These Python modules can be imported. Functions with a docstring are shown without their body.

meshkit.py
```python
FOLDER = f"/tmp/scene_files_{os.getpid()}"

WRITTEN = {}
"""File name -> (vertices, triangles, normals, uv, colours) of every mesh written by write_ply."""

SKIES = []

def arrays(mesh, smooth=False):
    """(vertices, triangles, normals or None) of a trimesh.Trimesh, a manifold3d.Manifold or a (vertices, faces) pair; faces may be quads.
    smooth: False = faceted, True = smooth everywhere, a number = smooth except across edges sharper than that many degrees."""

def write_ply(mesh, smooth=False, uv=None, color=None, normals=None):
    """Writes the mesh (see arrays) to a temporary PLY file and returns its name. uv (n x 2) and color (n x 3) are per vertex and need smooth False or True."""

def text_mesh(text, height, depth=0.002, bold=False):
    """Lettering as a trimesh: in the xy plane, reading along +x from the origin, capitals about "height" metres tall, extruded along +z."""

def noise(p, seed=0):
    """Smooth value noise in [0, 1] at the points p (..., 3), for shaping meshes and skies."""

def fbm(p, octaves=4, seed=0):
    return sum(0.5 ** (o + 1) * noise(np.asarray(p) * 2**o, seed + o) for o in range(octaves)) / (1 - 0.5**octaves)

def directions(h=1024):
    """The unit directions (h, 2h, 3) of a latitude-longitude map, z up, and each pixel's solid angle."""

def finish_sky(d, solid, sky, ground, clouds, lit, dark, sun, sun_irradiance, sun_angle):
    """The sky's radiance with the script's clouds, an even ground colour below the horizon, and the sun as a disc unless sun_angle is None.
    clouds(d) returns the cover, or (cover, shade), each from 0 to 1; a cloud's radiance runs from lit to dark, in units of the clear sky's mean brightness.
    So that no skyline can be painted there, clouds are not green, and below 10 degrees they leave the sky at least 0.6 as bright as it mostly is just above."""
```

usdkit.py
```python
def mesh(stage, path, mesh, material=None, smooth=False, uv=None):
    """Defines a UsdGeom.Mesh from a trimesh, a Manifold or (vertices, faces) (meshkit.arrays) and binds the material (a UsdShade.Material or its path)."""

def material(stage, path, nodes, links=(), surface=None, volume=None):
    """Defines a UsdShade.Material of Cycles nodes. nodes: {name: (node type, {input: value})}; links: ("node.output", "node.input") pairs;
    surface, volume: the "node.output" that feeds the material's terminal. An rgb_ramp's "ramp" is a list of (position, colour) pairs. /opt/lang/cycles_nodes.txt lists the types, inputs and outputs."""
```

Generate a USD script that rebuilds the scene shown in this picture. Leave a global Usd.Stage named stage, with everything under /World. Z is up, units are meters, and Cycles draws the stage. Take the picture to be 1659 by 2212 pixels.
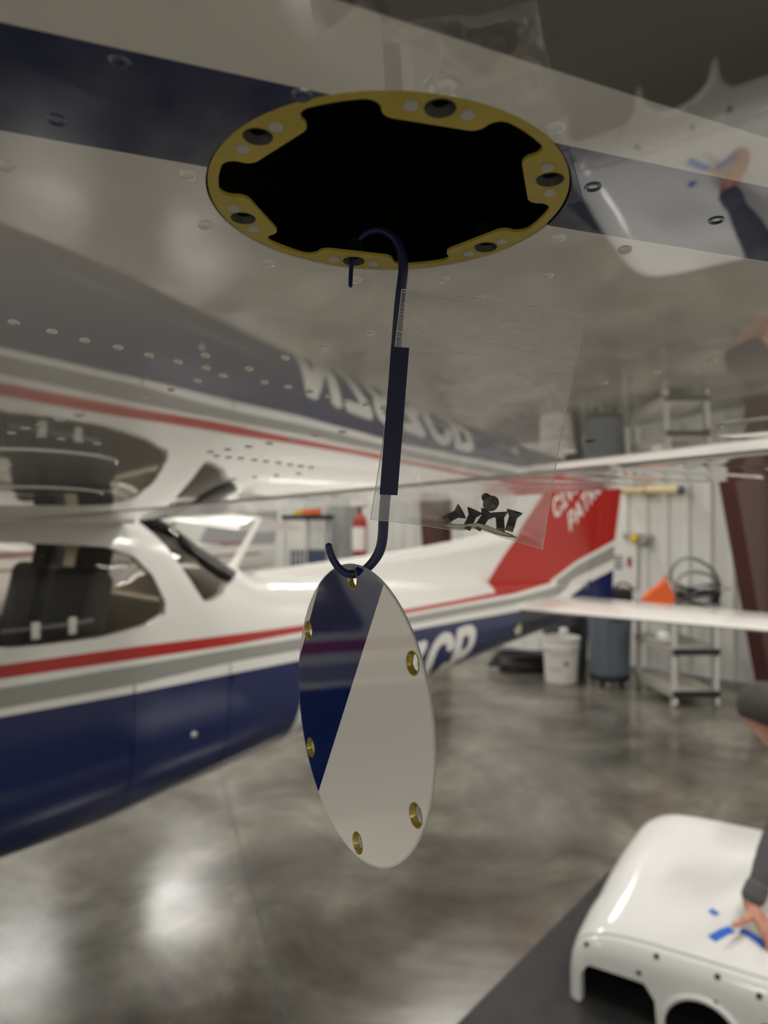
import math, random, numpy as np, trimesh, manifold3d as m3, usdkit, meshkit
from pxr import Usd, UsdGeom, UsdLux, UsdShade, Gf, Sdf, Vt
from shapely.geometry import Polygon, Point, box as sbox
from shapely.ops import unary_union
from scipy.interpolate import PchipInterpolator

random.seed(7)
rng = np.random.default_rng(7)
stage = Usd.Stage.CreateInMemory()
UsdGeom.SetStageUpAxis(stage, UsdGeom.Tokens.z)
UsdGeom.SetStageMetersPerUnit(stage, 1.0)
UsdGeom.Xform.Define(stage, '/World')

# ------------------------------------------------------------------ camera, lights, exposure
H = 1.9                                    # eye height; level camera looking along +y
FPX, CX, CY = 1650.0, 829.5, 1106.0
cam = UsdGeom.Camera.Define(stage, '/World/Camera')
cam.CreateHorizontalApertureAttr(7.0)
cam.CreateVerticalApertureAttr(7.0 * 2212 / 1659)
cam.CreateFocalLengthAttr(7.0 * FPX / 1659)
cam.CreateFStopAttr(2.6)
cam.CreateFocusDistanceAttr(0.315)
cam.CreateClippingRangeAttr(Gf.Vec2f(0.01, 200))
cam.CreateExposureAttr(0.05)
cx = UsdGeom.Xformable(cam.GetPrim())
cx.AddTranslateOp().Set((0, 0, H))
cx.AddRotateXOp().Set(90)

S2 = math.sqrt(0.5)
EA, EL = np.array([S2, S2, 0]), np.array([-S2, S2, 0])     # aft along the aircraft, inboard along the wing
def AL(a, l, z):
    a, l, z = np.broadcast_arrays(np.asarray(a, float), np.asarray(l, float), np.asarray(z, float))
    return a[..., None] * EA + l[..., None] * EL + z[..., None] * np.array([0, 0, 1.0]) + np.array([0, 0, H])
LAMP_Z = 5.4
LAMPS = [(a, l) for l in (-6.5, -0.1, 6.3, 12.7) for a in (-10.6, -7.6, -4.6, -1.6, 1.4, 4.4, 7.4)]
LAMP_POWER = 62.0
for i, (a, l) in enumerate(LAMPS):
    L = UsdLux.RectLight.Define(stage, f'/World/lamp_light_{i:03d}')
    L.CreateWidthAttr(1.2); L.CreateHeightAttr(0.30); L.CreateIntensityAttr(LAMP_POWER); L.CreateColorAttr((1.0, 0.965, 0.90))
    X = UsdGeom.Xformable(L.GetPrim())
    X.AddTranslateOp().Set(Gf.Vec3d(*AL(a, l, LAMP_Z - H - 0.034))); X.AddRotateZOp().Set(45)
dome = UsdLux.DomeLight.Define(stage, '/World/Dome'); dome.CreateIntensityAttr(0.02)

# ------------------------------------------------------------------ scene helpers
ORIGIN, COUNT = {}, {}
def numbered(parent, name):
    k = (parent, name); n = COUNT.get(k, 0); COUNT[k] = n + 1
    return name if n == 0 else f'{name}_{n:03d}'
def tag(p, label=None, cat=None, group=None, kind=None):
    p = p.GetPrim() if hasattr(p, 'GetPrim') else p
    for k, v in (('label', label), ('category', cat), ('group', group), ('kind', kind)):
        if v: p.SetCustomDataByKey(k, v)
    return p
def thing(name, base, label, cat, group=None, rotz=0, kind=None):
    path = '/World/' + numbered('/World', name)
    x = UsdGeom.Xform.Define(stage, path); base = np.asarray(base, float)
    x.AddTranslateOp().Set(Gf.Vec3d(*base))
    if rotz: x.AddRotateZOp().Set(math.degrees(rotz))
    ORIGIN[path] = (base, rotz)
    return tag(x, label, cat, group, kind)
def obj(name, mesh, mat, parent=None, smooth=35, label=None, cat=None, group=None, kind=None, normals=None, local=False):
    pp = parent.GetPath().pathString if parent is not None else '/World'
    path = pp + '/' + numbered(pp, name)
    base, rz = ORIGIN.get(pp, (np.zeros(3), 0))
    if hasattr(mesh, 'to_mesh'):
        mm = mesh.to_mesh(); mesh = (np.array(mm.vert_properties[:, :3]), np.array(mm.tri_verts))
    elif isinstance(mesh, trimesh.Trimesh): mesh = (np.array(mesh.vertices), np.array(mesh.faces))
    v, f = np.asarray(mesh[0], float), np.asarray(mesh[1], int)
    R = np.array([[math.cos(rz), math.sin(rz), 0], [-math.sin(rz), math.cos(rz), 0], [0, 0, 1]])
    if not local: v = (v - base) @ R.T
    g = usdkit.mesh(stage, path, (v, f), MAT[mat], smooth=False if normals is not None else smooth)
    if normals is not None:
        g.CreateNormalsAttr(Vt.Vec3fArray.FromNumpy((np.asarray(normals) @ (np.eye(3) if local else R.T)).astype(np.float32))); g.SetNormalsInterpolation('vertex')
    ORIGIN[path] = (base, rz)
    return tag(g, label, cat, group, kind)
def dup(src, name, base, label, group=None, rotz=0):
    was = src.GetCustomData()
    path = '/World/' + numbered('/World', name)
    x = UsdGeom.Xform.Define(stage, path)
    x.GetPrim().GetReferences().AddInternalReference(src.GetPath())
    x.ClearXformOpOrder(); x = UsdGeom.Xformable(x.GetPrim())
    x.AddTranslateOp().Set(Gf.Vec3d(*map(float, base))); x.AddRotateZOp().Set(math.degrees(rotz))
    x.GetPrim().SetInstanceable(True)
    return tag(x.GetPrim(), label, was.get('category'), group or was.get('group'))

# ------------------------------------------------------------------ mesh helpers
def cat(*ms): return trimesh.util.concatenate([m if isinstance(m, trimesh.Trimesh) else trimesh.Trimesh(*m, process=False) for m in ms])
def frame(axis):
    w = np.asarray(axis, float); w = w / np.linalg.norm(w)
    u = np.cross(w, [0, 0, 1.0] if abs(w[2]) < 0.9 else [1.0, 0, 0]); u /= np.linalg.norm(u)
    return np.stack([u, np.cross(w, u), w], 1)          # columns
def loft(rings, caps=True):
    """rings (n, m, 3): closed section curves -> closed mesh"""
    r = np.asarray(rings, float); n, m = r.shape[:2]
    i, j = np.meshgrid(np.arange(n - 1), np.arange(m), indexing='ij'); j2 = (j + 1) % m
    q = np.stack([i * m + j, i * m + j2, (i + 1) * m + j2, (i + 1) * m + j], -1).reshape(-1, 4)
    f = np.vstack([q[:, [0, 1, 2]], q[:, [0, 2, 3]]]); v = r.reshape(-1, 3)
    if caps:
        v = np.vstack([v, r[0].mean(0), r[-1].mean(0)]); k = np.arange(m); k2 = (k + 1) % m
        f = np.vstack([f, np.stack([k2, k, np.full(m, n * m)], 1), np.stack([(n - 1) * m + k, (n - 1) * m + k2, np.full(m, n * m + 1)], 1)])
    t = trimesh.Trimesh(v, f, process=False)
    if t.volume < 0: t.invert()
    return t
def spline(pts, n=60):
    p = np.asarray(pts, float); d = np.r_[0, np.cumsum(np.linalg.norm(np.diff(p[:, :3], axis=0), axis=1))]
    from scipy.interpolate import CubicSpline
    return CubicSpline(d, p)(np.linspace(0, d[-1], n))
def tube(pts, r, sides=12):
    p = np.asarray(pts, float); n = len(p); r = np.broadcast_to(r, (n,))
    t = np.gradient(p, axis=0); t /= np.linalg.norm(t, axis=1, keepdims=True)
    u = frame(t[0])[:, 0]; rings = []; ang = np.arange(sides) * 2 * np.pi / sides
    for k in range(n):
        u = u - t[k] * (u @ t[k]); u /= np.linalg.norm(u); w = np.cross(t[k], u)
        rings.append(p[k] + r[k] * (np.cos(ang)[:, None] * u + np.sin(ang)[:, None] * w))
    return loft(rings)
def lathe(prof, c=(0, 0, 0), axis=(0, 0, 1), n=32, closed=True):
    prof = np.asarray(prof, float); ang = np.arange(n) * 2 * np.pi / n; F = frame(axis)
    rings = [np.stack([np.maximum(r, 1e-5) * np.cos(ang), np.maximum(r, 1e-5) * np.sin(ang), np.full(n, h)], 1) @ F.T + np.asarray(c, float) for r, h in prof]
    return loft(rings, caps=closed)
def tor(prof, c=(0, 0, 0), axis=(0, 0, 1), n=32):
    """a closed profile (r, h) turned about the axis: a ring"""
    prof = np.asarray(prof, float); F = frame(axis); m = len(prof); ang = np.arange(n) * 2 * np.pi / n
    v = np.stack([prof[None, :, 0] * np.cos(ang)[:, None], prof[None, :, 0] * np.sin(ang)[:, None], np.broadcast_to(prof[None, :, 1], (n, m))], -1).reshape(-1, 3) @ F.T + np.asarray(c, float)
    i, j = np.meshgrid(np.arange(n), np.arange(m), indexing='ij'); i2, j2 = (i + 1) % n, (j + 1) % m
    q = np.stack([i * m + j, i * m + j2, i2 * m + j2, i2 * m + j], -1).reshape(-1, 4)
    t = trimesh.Trimesh(v, np.vstack([q[:, [0, 1, 2]], q[:, [0, 2, 3]]]), process=False)
    if t.volume < 0: t.invert()
    return t
def rbox(c, size, r=0.01, F=None, seg=3):
    s = np.asarray(size, float) / 2; r = min(r, s.min() * 0.98); a = trimesh.creation.uv_sphere(r, count=[4 * seg // 2 + 1, 4 * seg])
    v = np.asarray(a.vertices); v = np.vstack([v + np.sign(k) * (s - r) for k in np.array(np.meshgrid([-1, 1], [-1, 1], [-1, 1])).reshape(3, -1).T])
    t = trimesh.convex.convex_hull(v)
    if F is not None: t.vertices = np.asarray(t.vertices) @ np.asarray(F).T
    t.vertices = np.asarray(t.vertices) + np.asarray(c, float)
    return t
def bx(c, size, F=None):
    t = trimesh.creation.box(size); v = np.asarray(t.vertices)
    if F is not None: v = v @ np.asarray(F).T
    return trimesh.Trimesh(v + np.asarray(c, float), t.faces, process=False)
def cyl(p0, p1, r, n=16, r1=None):
    p0, p1 = np.asarray(p0, float), np.asarray(p1, float)
    return lathe([(r, 0), (r if r1 is None else r1, np.linalg.norm(p1 - p0))], p0, p1 - p0, n)
def prism(poly, h, place):
    """shapely polygon extruded by h, then placed: place(xyz)->world"""
    t = trimesh.creation.extrude_polygon(poly, h, engine='earcut')
    v = place(np.asarray(t.vertices)); o = trimesh.Trimesh(v, t.faces, process=False)
    if o.volume < 0: o.invert()
    return o
def man(t): 
    t = t.copy(); t.merge_vertices()
    return m3.Manifold(m3.Mesh(np.asarray(t.vertices, np.float32), np.asarray(t.faces, np.uint32)))
def man64(t):
    t = t.copy(); t.merge_vertices()
    return m3.Manifold(m3.Mesh64(np.asarray(t.vertices, np.float64), np.asarray(t.faces, np.uint64))) if hasattr(m3, 'Mesh64') else man(t)
def hull_chain(joints, radii, bones, n=16):
    ms = []
    for i, j in bones:
        pts = []
        for k in (i, j):
            s = trimesh.creation.icosphere(2, radii[k]); pts.append(np.asarray(s.vertices) + joints[k])
        ms.append(man(trimesh.convex.convex_hull(np.vstack(pts))))
    out = ms[0]
    for m_ in ms[1:]: out = out + m_
    return out
def to_tri(m): 
    q = m.to_mesh(); return trimesh.Trimesh(np.array(q.vert_properties[:, :3]), np.array(q.tri_verts), process=False)
def smooth_body(m, length, it=12):
    t = to_tri(m.refine_to_length(length)); t.merge_vertices()
    trimesh.smoothing.filter_taubin(t, lamb=0.5, nu=0.52, iterations=it)
    return t

# pixel helpers (a measured pixel of the photograph -> the real place)
def ray(px, py): return np.array([(px - CX) / FPX, 1.0, -(py - CY) / FPX])
def at(px, py, Y): d = ray(px, py) * Y; return d + np.array([0, 0, H])
def on_plane(px, py, c, n):
    d = ray(px, py); t = ((np.asarray(c) - [0, 0, H]) @ n) / (d @ n); return d * t + np.array([0, 0, H])
def floor_at(px, py, z=0.0):
    d = ray(px, py); t = (z - H) / d[2]; return d * t + np.array([0, 0, H])
def al_of(p): p = np.asarray(p, float); return p @ EA, p @ EL, p[..., 2] - H

# ------------------------------------------------------------------ materials
MAT = {}
def mat(name, nodes, links, surface='p.BSDF'):
    MAT[name] = usdkit.material(stage, f'/World/Looks/{name}', nodes, links, surface=surface)
def plain(name, color, rough=0.5, **kw):
    mat(name, {'p': ('principled_bsdf', {'base_color': color, 'roughness': rough, **kw})}, [])
def grain(name, c1, c2, scale, rough=0.5, detail=4, bump=0.0, bscale=None, stretch=None, **kw):
    nodes = {'g': ('geometry', {}), 'm': ('mapping', {'scale': stretch or (1, 1, 1)}), 'n': ('noise_texture', {'scale': scale, 'detail': detail}),
             'r': ('rgb_ramp', {'ramp': [(0.3, c1), (0.7, c2)]}), 'p': ('principled_bsdf', {'roughness': rough, **kw})}
    links = [('g.position', 'm.vector'), ('m.vector', 'n.vector'), ('n.fac', 'r.fac'), ('r.color', 'p.base_color')]
    if bump:
        nodes['n2'] = ('noise_texture', {'scale': bscale or scale, 'detail': 3}); nodes['b'] = ('bump', {'strength': 1.0, 'distance': bump})
        links += [('m.vector', 'n2.vector'), ('n2.fac', 'b.height'), ('b.normal', 'p.normal')]
    mat(name, nodes, links)
WHITE, NAVY, RED, GREY = (0.80, 0.785, 0.755), (0.0035, 0.014, 0.088), (0.42, 0.022, 0.016), (0.30, 0.30, 0.285)
plain('white_paint', WHITE, 0.16)
plain('navy_paint', NAVY, 0.10)
plain('control_white', WHITE, 0.06, coat_weight=1.0, coat_roughness=0.04, coat_ior=1.55)
plain('text_white', (0.78, 0.77, 0.74), 0.25)
plain('cowl_white', (0.80, 0.80, 0.785), 0.12)
plain('chrome', (0.65, 0.65, 0.65), 0.22, metallic=1.0)
plain('dark_metal', (0.035, 0.035, 0.036), 0.32, metallic=0.6)
plain('dimple_metal', (0.06, 0.06, 0.058), 0.35, metallic=0.7)
grain('zinc_yellow', (0.44, 0.35, 0.038), (0.54, 0.44, 0.06), 60, 0.38)
grain('gold_dimple', (0.24, 0.17, 0.03), (0.55, 0.45, 0.12), 900, 0.30, metallic=0.6)
plain('rivet_grey', (0.50, 0.50, 0.48), 0.40)
plain('void_black', (0.003, 0.003, 0.003), 0.9, specular_ior_level=0.1)
plain('navy_wire', (0.009, 0.016, 0.085), 0.38)
plain('navy_tape', (0.008, 0.013, 0.062), 0.55)
grain('screw_black', (0.012, 0.010, 0.008), (0.035, 0.028, 0.02), 700, 0.34, metallic=0.5)
plain('screw_face', (0.10, 0.09, 0.085), 0.22, metallic=0.9)
grain('screw_brass', (0.10, 0.07, 0.02), (0.20, 0.14, 0.045), 900, 0.35, metallic=0.7)
plain('tyre_rubber', (0.012, 0.012, 0.012), 0.7)
plain('wall_white', (0.78, 0.78, 0.74), 0.42)
plain('ceiling_white', (0.74, 0.74, 0.72), 0.7)
plain('maroon_steel', (0.085, 0.036, 0.033), 0.42)
plain('maroon_flange', (0.11, 0.042, 0.042), 0.38)
plain('beige_trim', (0.60, 0.52, 0.38), 0.7)
grain('seat_cloth', (0.045, 0.043, 0.040), (0.075, 0.07, 0.066), 40, 0.8)
plain('seat_leather', (0.30, 0.25, 0.18), 0.6)
grain('mat_rubber', (0.018, 0.018, 0.019), (0.030, 0.030, 0.031), 9, 0.55)
plain('bucket_white', (0.80, 0.79, 0.75), 0.35)
plain('red_mark', (0.35, 0.03, 0.03), 0.4)
plain('ink_grey', (0.12, 0.12, 0.13), 0.5)
plain('bin_bluegrey', (0.12, 0.145, 0.175), 0.45)
plain('bin_grey', (0.06, 0.066, 0.072), 0.5)
plain('cart_post', (0.55, 0.54, 0.52), 0.4)
plain('cart_shelf', (0.40, 0.375, 0.33), 0.5)
plain('cart_black', (0.012, 0.012, 0.012), 0.5)
plain('black_plastic', (0.012, 0.012, 0.013), 0.42)
plain('zip_white', (0.88, 0.87, 0.87), 0.35)
plain('orange_plastic', (0.80, 0.13, 0.025), 0.4)
plain('yellow_plastic', (0.80, 0.55, 0.03), 0.45)
plain('hose_grey', (0.30, 0.31, 0.28), 0.45)
plain('cream_tube', (0.80, 0.66, 0.38), 0.45)
plain('paper_white', (0.80, 0.79, 0.76), 0.6)
plain('steel_grey', (0.30, 0.31, 0.31), 0.4)
plain('cabinet_grey', (0.36, 0.39, 0.38), 0.45)
plain('blue_plastic', (0.05, 0.08, 0.13), 0.4)
plain('tape_blue', (0.02, 0.14, 0.62), 0.5)
plain('sweat_grey', (0.10, 0.10, 0.105), 0.9)
plain('denim', (0.03, 0.045, 0.09), 0.85)
plain('shoe_black', (0.01, 0.01, 0.01), 0.6)
plain('eye_white', (0.75, 0.73, 0.7), 0.2)
plain('lamp_body', (0.6, 0.6, 0.58), 0.4)
plain('lamp_glow', (0.85, 0.84, 0.80), 0.6)
mat('skin', {'g': ('geometry', {}), 'n': ('noise_texture', {'scale': 30, 'detail': 3}), 'r': ('rgb_ramp', {'ramp': [(0.3, (0.50, 0.22, 0.15)), (0.7, (0.60, 0.30, 0.22))]}),
             'p': ('principled_bsdf', {'roughness': 0.5, 'subsurface_weight': 0.1, 'subsurface_scale': 0.01})}, [('g.position', 'n.vector'), ('n.fac', 'r.fac'), ('r.color', 'p.base_color')])
grain('hair_grey', (0.018, 0.016, 0.014), (0.075, 0.066, 0.058), 200, 0.75)
# polished concrete
mat('concrete', {'g': ('geometry', {}), 'n': ('noise_texture', {'scale': 0.9, 'detail': 5, 'roughness': 0.62, 'distortion': 1.2}),
                 'n2': ('noise_texture', {'scale': 5.0, 'detail': 3, 'roughness': 0.6}), 'r': ('rgb_ramp', {'ramp': [(0.30, (0.082, 0.074, 0.060)), (0.5, (0.172, 0.159, 0.132)), (0.70, (0.32, 0.30, 0.252))]}),
                 'r2': ('rgb_ramp', {'ramp': [(0.3, (0.78, 0.78, 0.78)), (0.7, (1.1, 1.1, 1.1))]}), 'x': ('mix', {'mix_type': 'multiply', 'fac': 1.0}),
                 'n3': ('noise_texture', {'scale': 1.4, 'detail': 1}), 'rr': ('map_range', {'from_min': 0.3, 'from_max': 0.7, 'to_min': 0.12, 'to_max': 0.29}),
                 'p': ('principled_bsdf', {'specular_ior_level': 0.65})},
    [('g.position', 'n.vector'), ('g.position', 'n2.vector'), ('g.position', 'n3.vector'), ('n.fac', 'r.fac'), ('n2.fac', 'r2.fac'), ('r.color', 'x.color1'), ('r2.color', 'x.color2'), ('x.color', 'p.base_color'), ('n3.fac', 'rr.value'), ('rr.result', 'p.roughness')])
# clear things
def glassy(name, tint, refl=1.0, rough=0.02):
    mat(name, {'t': ('transparent_bsdf', {'color': tint}), 'g': ('glossy_bsdf', {'color': (refl, refl, refl), 'roughness': rough}), 'f': ('fresnel', {'IOR': 1.22}), 'm': ('mix_closure', {})},
        [('f.fac', 'm.fac'), ('t.BSDF', 'm.closure1'), ('g.BSDF', 'm.closure2')], 'm.closure')
glassy('window_glass', (0.945, 0.94, 0.93))
def film(name, haze, rough, gl, tint=(0.97, 0.965, 0.97), wr=0.0006, ior=1.5):
    mat(name, {'t': ('transparent_bsdf', {'color': tint}), 'd': ('diffuse_bsdf', {'color': (0.93, 0.91, 0.93)}), 'tr': ('translucent_bsdf', {'color': (0.93, 0.91, 0.93)}), 'dm': ('mix_closure', {'fac': 0.5}),
               'g': ('glossy_bsdf', {'color': (1, 1, 1), 'roughness': rough}), 'f': ('fresnel', {'IOR': ior}), 'h': ('mix_closure', {'fac': haze}), 'ga': ('math', {'math_type': 'add', 'value2': gl, 'use_clamp': True}), 'm': ('mix_closure', {}),
               'geo': ('geometry', {}), 'n': ('noise_texture', {'scale': 150, 'detail': 3, 'distortion': 0.6}), 'b': ('bump', {'strength': 0.5, 'distance': wr})},
        [('geo.position', 'n.vector'), ('n.fac', 'b.height'), ('b.normal', 'g.normal'), ('b.normal', 'f.normal') if False else ('b.normal', 'd.normal'), ('d.BSDF', 'dm.closure1'), ('tr.BSDF', 'dm.closure2'), ('t.BSDF', 'h.closure1'), ('dm.closure', 'h.closure2'),
         ('f.fac', 'ga.value1'), ('ga.value', 'm.fac'), ('h.closure', 'm.closure1'), ('g.BSDF', 'm.closure2')], 'm.closure')
film('bag_film', 0.05, 0.18, 0.012, ior=1.35)
film('bag_back', 0.24, 0.25, 0.06)
film('bag_zip', 0.62, 0.35, 0.06, wr=0.0)
film('bag_edge', 0.92, 0.35, 0.08, wr=0.0)

class Graph:
    """a small builder for paint laid out by position"""
    def __init__(s): s.nodes, s.links, s.k = {'geo': ('geometry', {})}, [], 0
    def add(s, kind, ins, **links):
        s.k += 1; n = f'n{s.k}'; s.nodes[n] = (kind, ins)
        for k, v in links.items(): s.links.append((v, f'{n}.{k}'))
        return n
    def dot(s, vec):
        return s.add('vector_math', {'math_type': 'dot_product', 'vector2': tuple(map(float, vec))}, vector1='geo.position') + '.value'
    def gt(s, a, val=None, b=None):
        ins = {'math_type': 'greater_than'}
        if b is None: ins['value2'] = float(val); return s.add('math', ins, value1=a) + '.value'
        return s.add('math', ins, value1=a, value2=b) + '.value'
    def mul(s, a, b): return s.add('math', {'math_type': 'multiply'}, value1=a, value2=b) + '.value'
    def inv(s, a): return s.add('math', {'math_type': 'subtract', 'value1': 1.0}, value2=a) + '.value'
    def over(s, base, col, fac):
        ins, ln = {'mix_type': 'mix'}, {'fac': fac}
        if isinstance(base, str): ln['color1'] = base
        else: ins['color1'] = base
        if isinstance(col, str): ln['color2'] = col
        else: ins['color2'] = col
        return s.add('mix', ins, **ln) + '.color'
    def done(s, name, color, rough, bump=None, **kw):
        s.nodes['p'] = ('principled_bsdf', {'roughness': rough, **kw}); s.links.append((color, 'p.base_color'))
        if bump:
            prev = None
            for i, (sc, dist) in enumerate(bump):
                s.nodes[f'bn{i}'] = ('noise_texture', {'scale': sc, 'detail': 1.0}); s.links.append(('geo.position', f'bn{i}.vector'))
                s.nodes[f'bb{i}'] = ('bump', {'strength': 1.0, 'distance': dist}); s.links.append((f'bn{i}.fac', f'bb{i}.height'))
                if prev: s.links.append((prev, f'bb{i}.normal'))
                prev = f'bb{i}.normal'
            s.links.append((prev, 'p.normal'))
        mat(name, s.nodes, s.links)

# ------------------------------------------------------------------ the wing's lower surface
def P_(a): a = np.asarray(a, float); return 0.1163 - 0.030 * (a - 0.187) - 0.025 * 0.35 * (1 - np.exp(-(a - 0.187) / 0.35))
def dP(a): return -0.030 - 0.025 * np.exp(-(np.asarray(a, float) - 0.187) / 0.35)
def Q_(l): l = np.asarray(l, float); return np.where(l > 0, -0.0375 * l - 0.012 * (1 - np.exp(-np.maximum(l, 0) / 0.8)), -0.0525 * l)
def dQ(l): l = np.asarray(l, float); return np.where(l > 0, -0.0375 - 0.015 * np.exp(-np.maximum(l, 0) / 0.8), -0.0525)
def wing_z(a, l): return P_(a) + Q_(l)
def wing_n(a, l):                          # downward normal
    a, l = np.broadcast_arrays(np.asarray(a, float), np.asarray(l, float))
    g = dP(a)[..., None] * EA + dQ(l)[..., None] * EL; n = g - np.array([0, 0, 1.0]); return n / np.linalg.norm(n, axis=-1, keepdims=True)
def on_wing(px, py, drop=0.0):
    d = ray(px, py); lo, hi = 0.05, 8.0
    for _ in range(60):
        Y = 0.5 * (lo + hi); p = d * Y; a, l = p @ EA, p @ EL
        if p[2] > wing_z(a, l) - drop: hi = Y
        else: lo = Y
    return d * Y + np.array([0, 0, H])
RC = np.array([0.00147, 0.26305, 0.1064]); _a, _l = RC @ EA, RC @ EL
RC = AL(_a, _l, wing_z(_a, _l)); RN = wing_n(_a, _l)           # ring centre and its downward normal
R1 = np.array([-0.7086, -0.7034, 0.055]); R1 = R1 - RN * (R1 @ RN); R1 /= np.linalg.norm(R1); R2 = np.cross(RN, R1)
if R2 @ np.array([-0.7056, 0.7068, -0.05]) < 0: R2 = -R2
R_OUT, R_HOLE = 0.0607, 0.0545
def ring_pt(x, y, h=0.0): x, y, h = np.broadcast_arrays(x, y, h); return RC + x[..., None] * R1 + y[..., None] * R2 - h[..., None] * RN   # h: up into the wing

def line_fit(pts):
    q = np.array([on_wing(*p)[:2] for p in pts]); c = q.mean(0); u, s_, vt = np.linalg.svd(q - c); n = vt[1]; n = n * np.sign(n @ np.array([S2, S2]))
    return n, n @ c
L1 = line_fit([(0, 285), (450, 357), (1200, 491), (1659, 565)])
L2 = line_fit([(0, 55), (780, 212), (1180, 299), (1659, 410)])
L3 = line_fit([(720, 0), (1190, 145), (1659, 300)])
g = Graph()
d1, d2, d3 = (g.dot((L[0][0], L[0][1], 0)) for L in (L1, L2, L3))
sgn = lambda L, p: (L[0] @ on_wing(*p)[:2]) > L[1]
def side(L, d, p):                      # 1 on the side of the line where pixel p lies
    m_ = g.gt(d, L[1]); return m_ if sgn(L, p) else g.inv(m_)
blue = g.mul(side(L1, d1, (200, 200)), side(L2, d2, (200, 200)))
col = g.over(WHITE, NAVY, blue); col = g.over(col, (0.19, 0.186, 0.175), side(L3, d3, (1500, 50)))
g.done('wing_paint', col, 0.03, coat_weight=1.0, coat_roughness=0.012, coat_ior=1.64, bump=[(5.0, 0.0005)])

# ------------------------------------------------------------------ the setting: hangar
A0, A1, W0, W1, CEIL = -13.0, 8.6, -10.0, 16.0, 6.2
def slab(a0, a1, l0, l1, z0, z1):
    return loft([[AL(a, l, z - H) for a, l in ((a0, l0), (a1, l0), (a1, l1), (a0, l1))] for z in (z0, z1)])
obj('floor', slab(A0, A1, W0, W1, -0.2, 0.0), 'concrete', kind='structure')
obj('ceiling', slab(A0, A1, W0, W1, CEIL, CEIL + 0.1), 'ceiling_white', kind='structure')
def ribbed(along, n0, n1, fixed, inward):
    """white ribbed steel sheet wall: trapezoid ribs every 0.25 m"""
    prof = []
    x = n0
    while x < n1:
        for dx, dp in ((0, 0), (0.155, 0), (0.185, 0.022), (0.22, 0.022)): prof.append((x + dx, dp))
        x += 0.25
    prof.append((x, 0)); prof = np.array(prof)
    pts = np.vstack([prof, [[prof[-1, 0], -0.06], [prof[0, 0], -0.06]]])
    def pl(t, z):
        off = fixed + inward * t[:, 1]
        return AL(off, t[:, 0], z - H) if along == 'l' else AL(t[:, 0], off, z - H)
    return loft([pl(pts, 0.0), pl(pts, CEIL)])
def ribbed_mesh(along, n0, n1, fixed, inward):
    poly = []
    x = n0
    while x < n1:
        for dx, dp in ((0, 0), (0.155, 0), (0.185, 0.022), (0.22, 0.022)): poly.append((x + dx, dp))
        x += 0.25
    poly += [(x, 0), (x, -0.06), (n0, -0.06)]
    def place(v):
        off = fixed + inward * v[:, 1]
        return AL(off, v[:, 0], v[:, 2] - H) if along == 'l' else AL(v[:, 0], off, v[:, 2] - H)
    return prism(Polygon(poly), CEIL, place)
obj('wall_back', ribbed_mesh('l', W0, W1, A1, -1), 'wall_white', smooth=False, kind='structure')
obj('wall_front', ribbed_mesh('l', W0, W1, A0, 1), 'wall_white', smooth=False, kind='structure')
obj('wall_left', ribbed_mesh('a', A0, A1, W1, -1), 'wall_white', smooth=False, kind='structure')
obj('wall_right', ribbed_mesh('a', A0, A1, W0, 1), 'wall_white', smooth=False, kind='structure')
obj('trim_1', slab(A1 - 0.05, A1, W0, W1, 0.0, 0.06), 'steel_grey', kind='structure')
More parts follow.
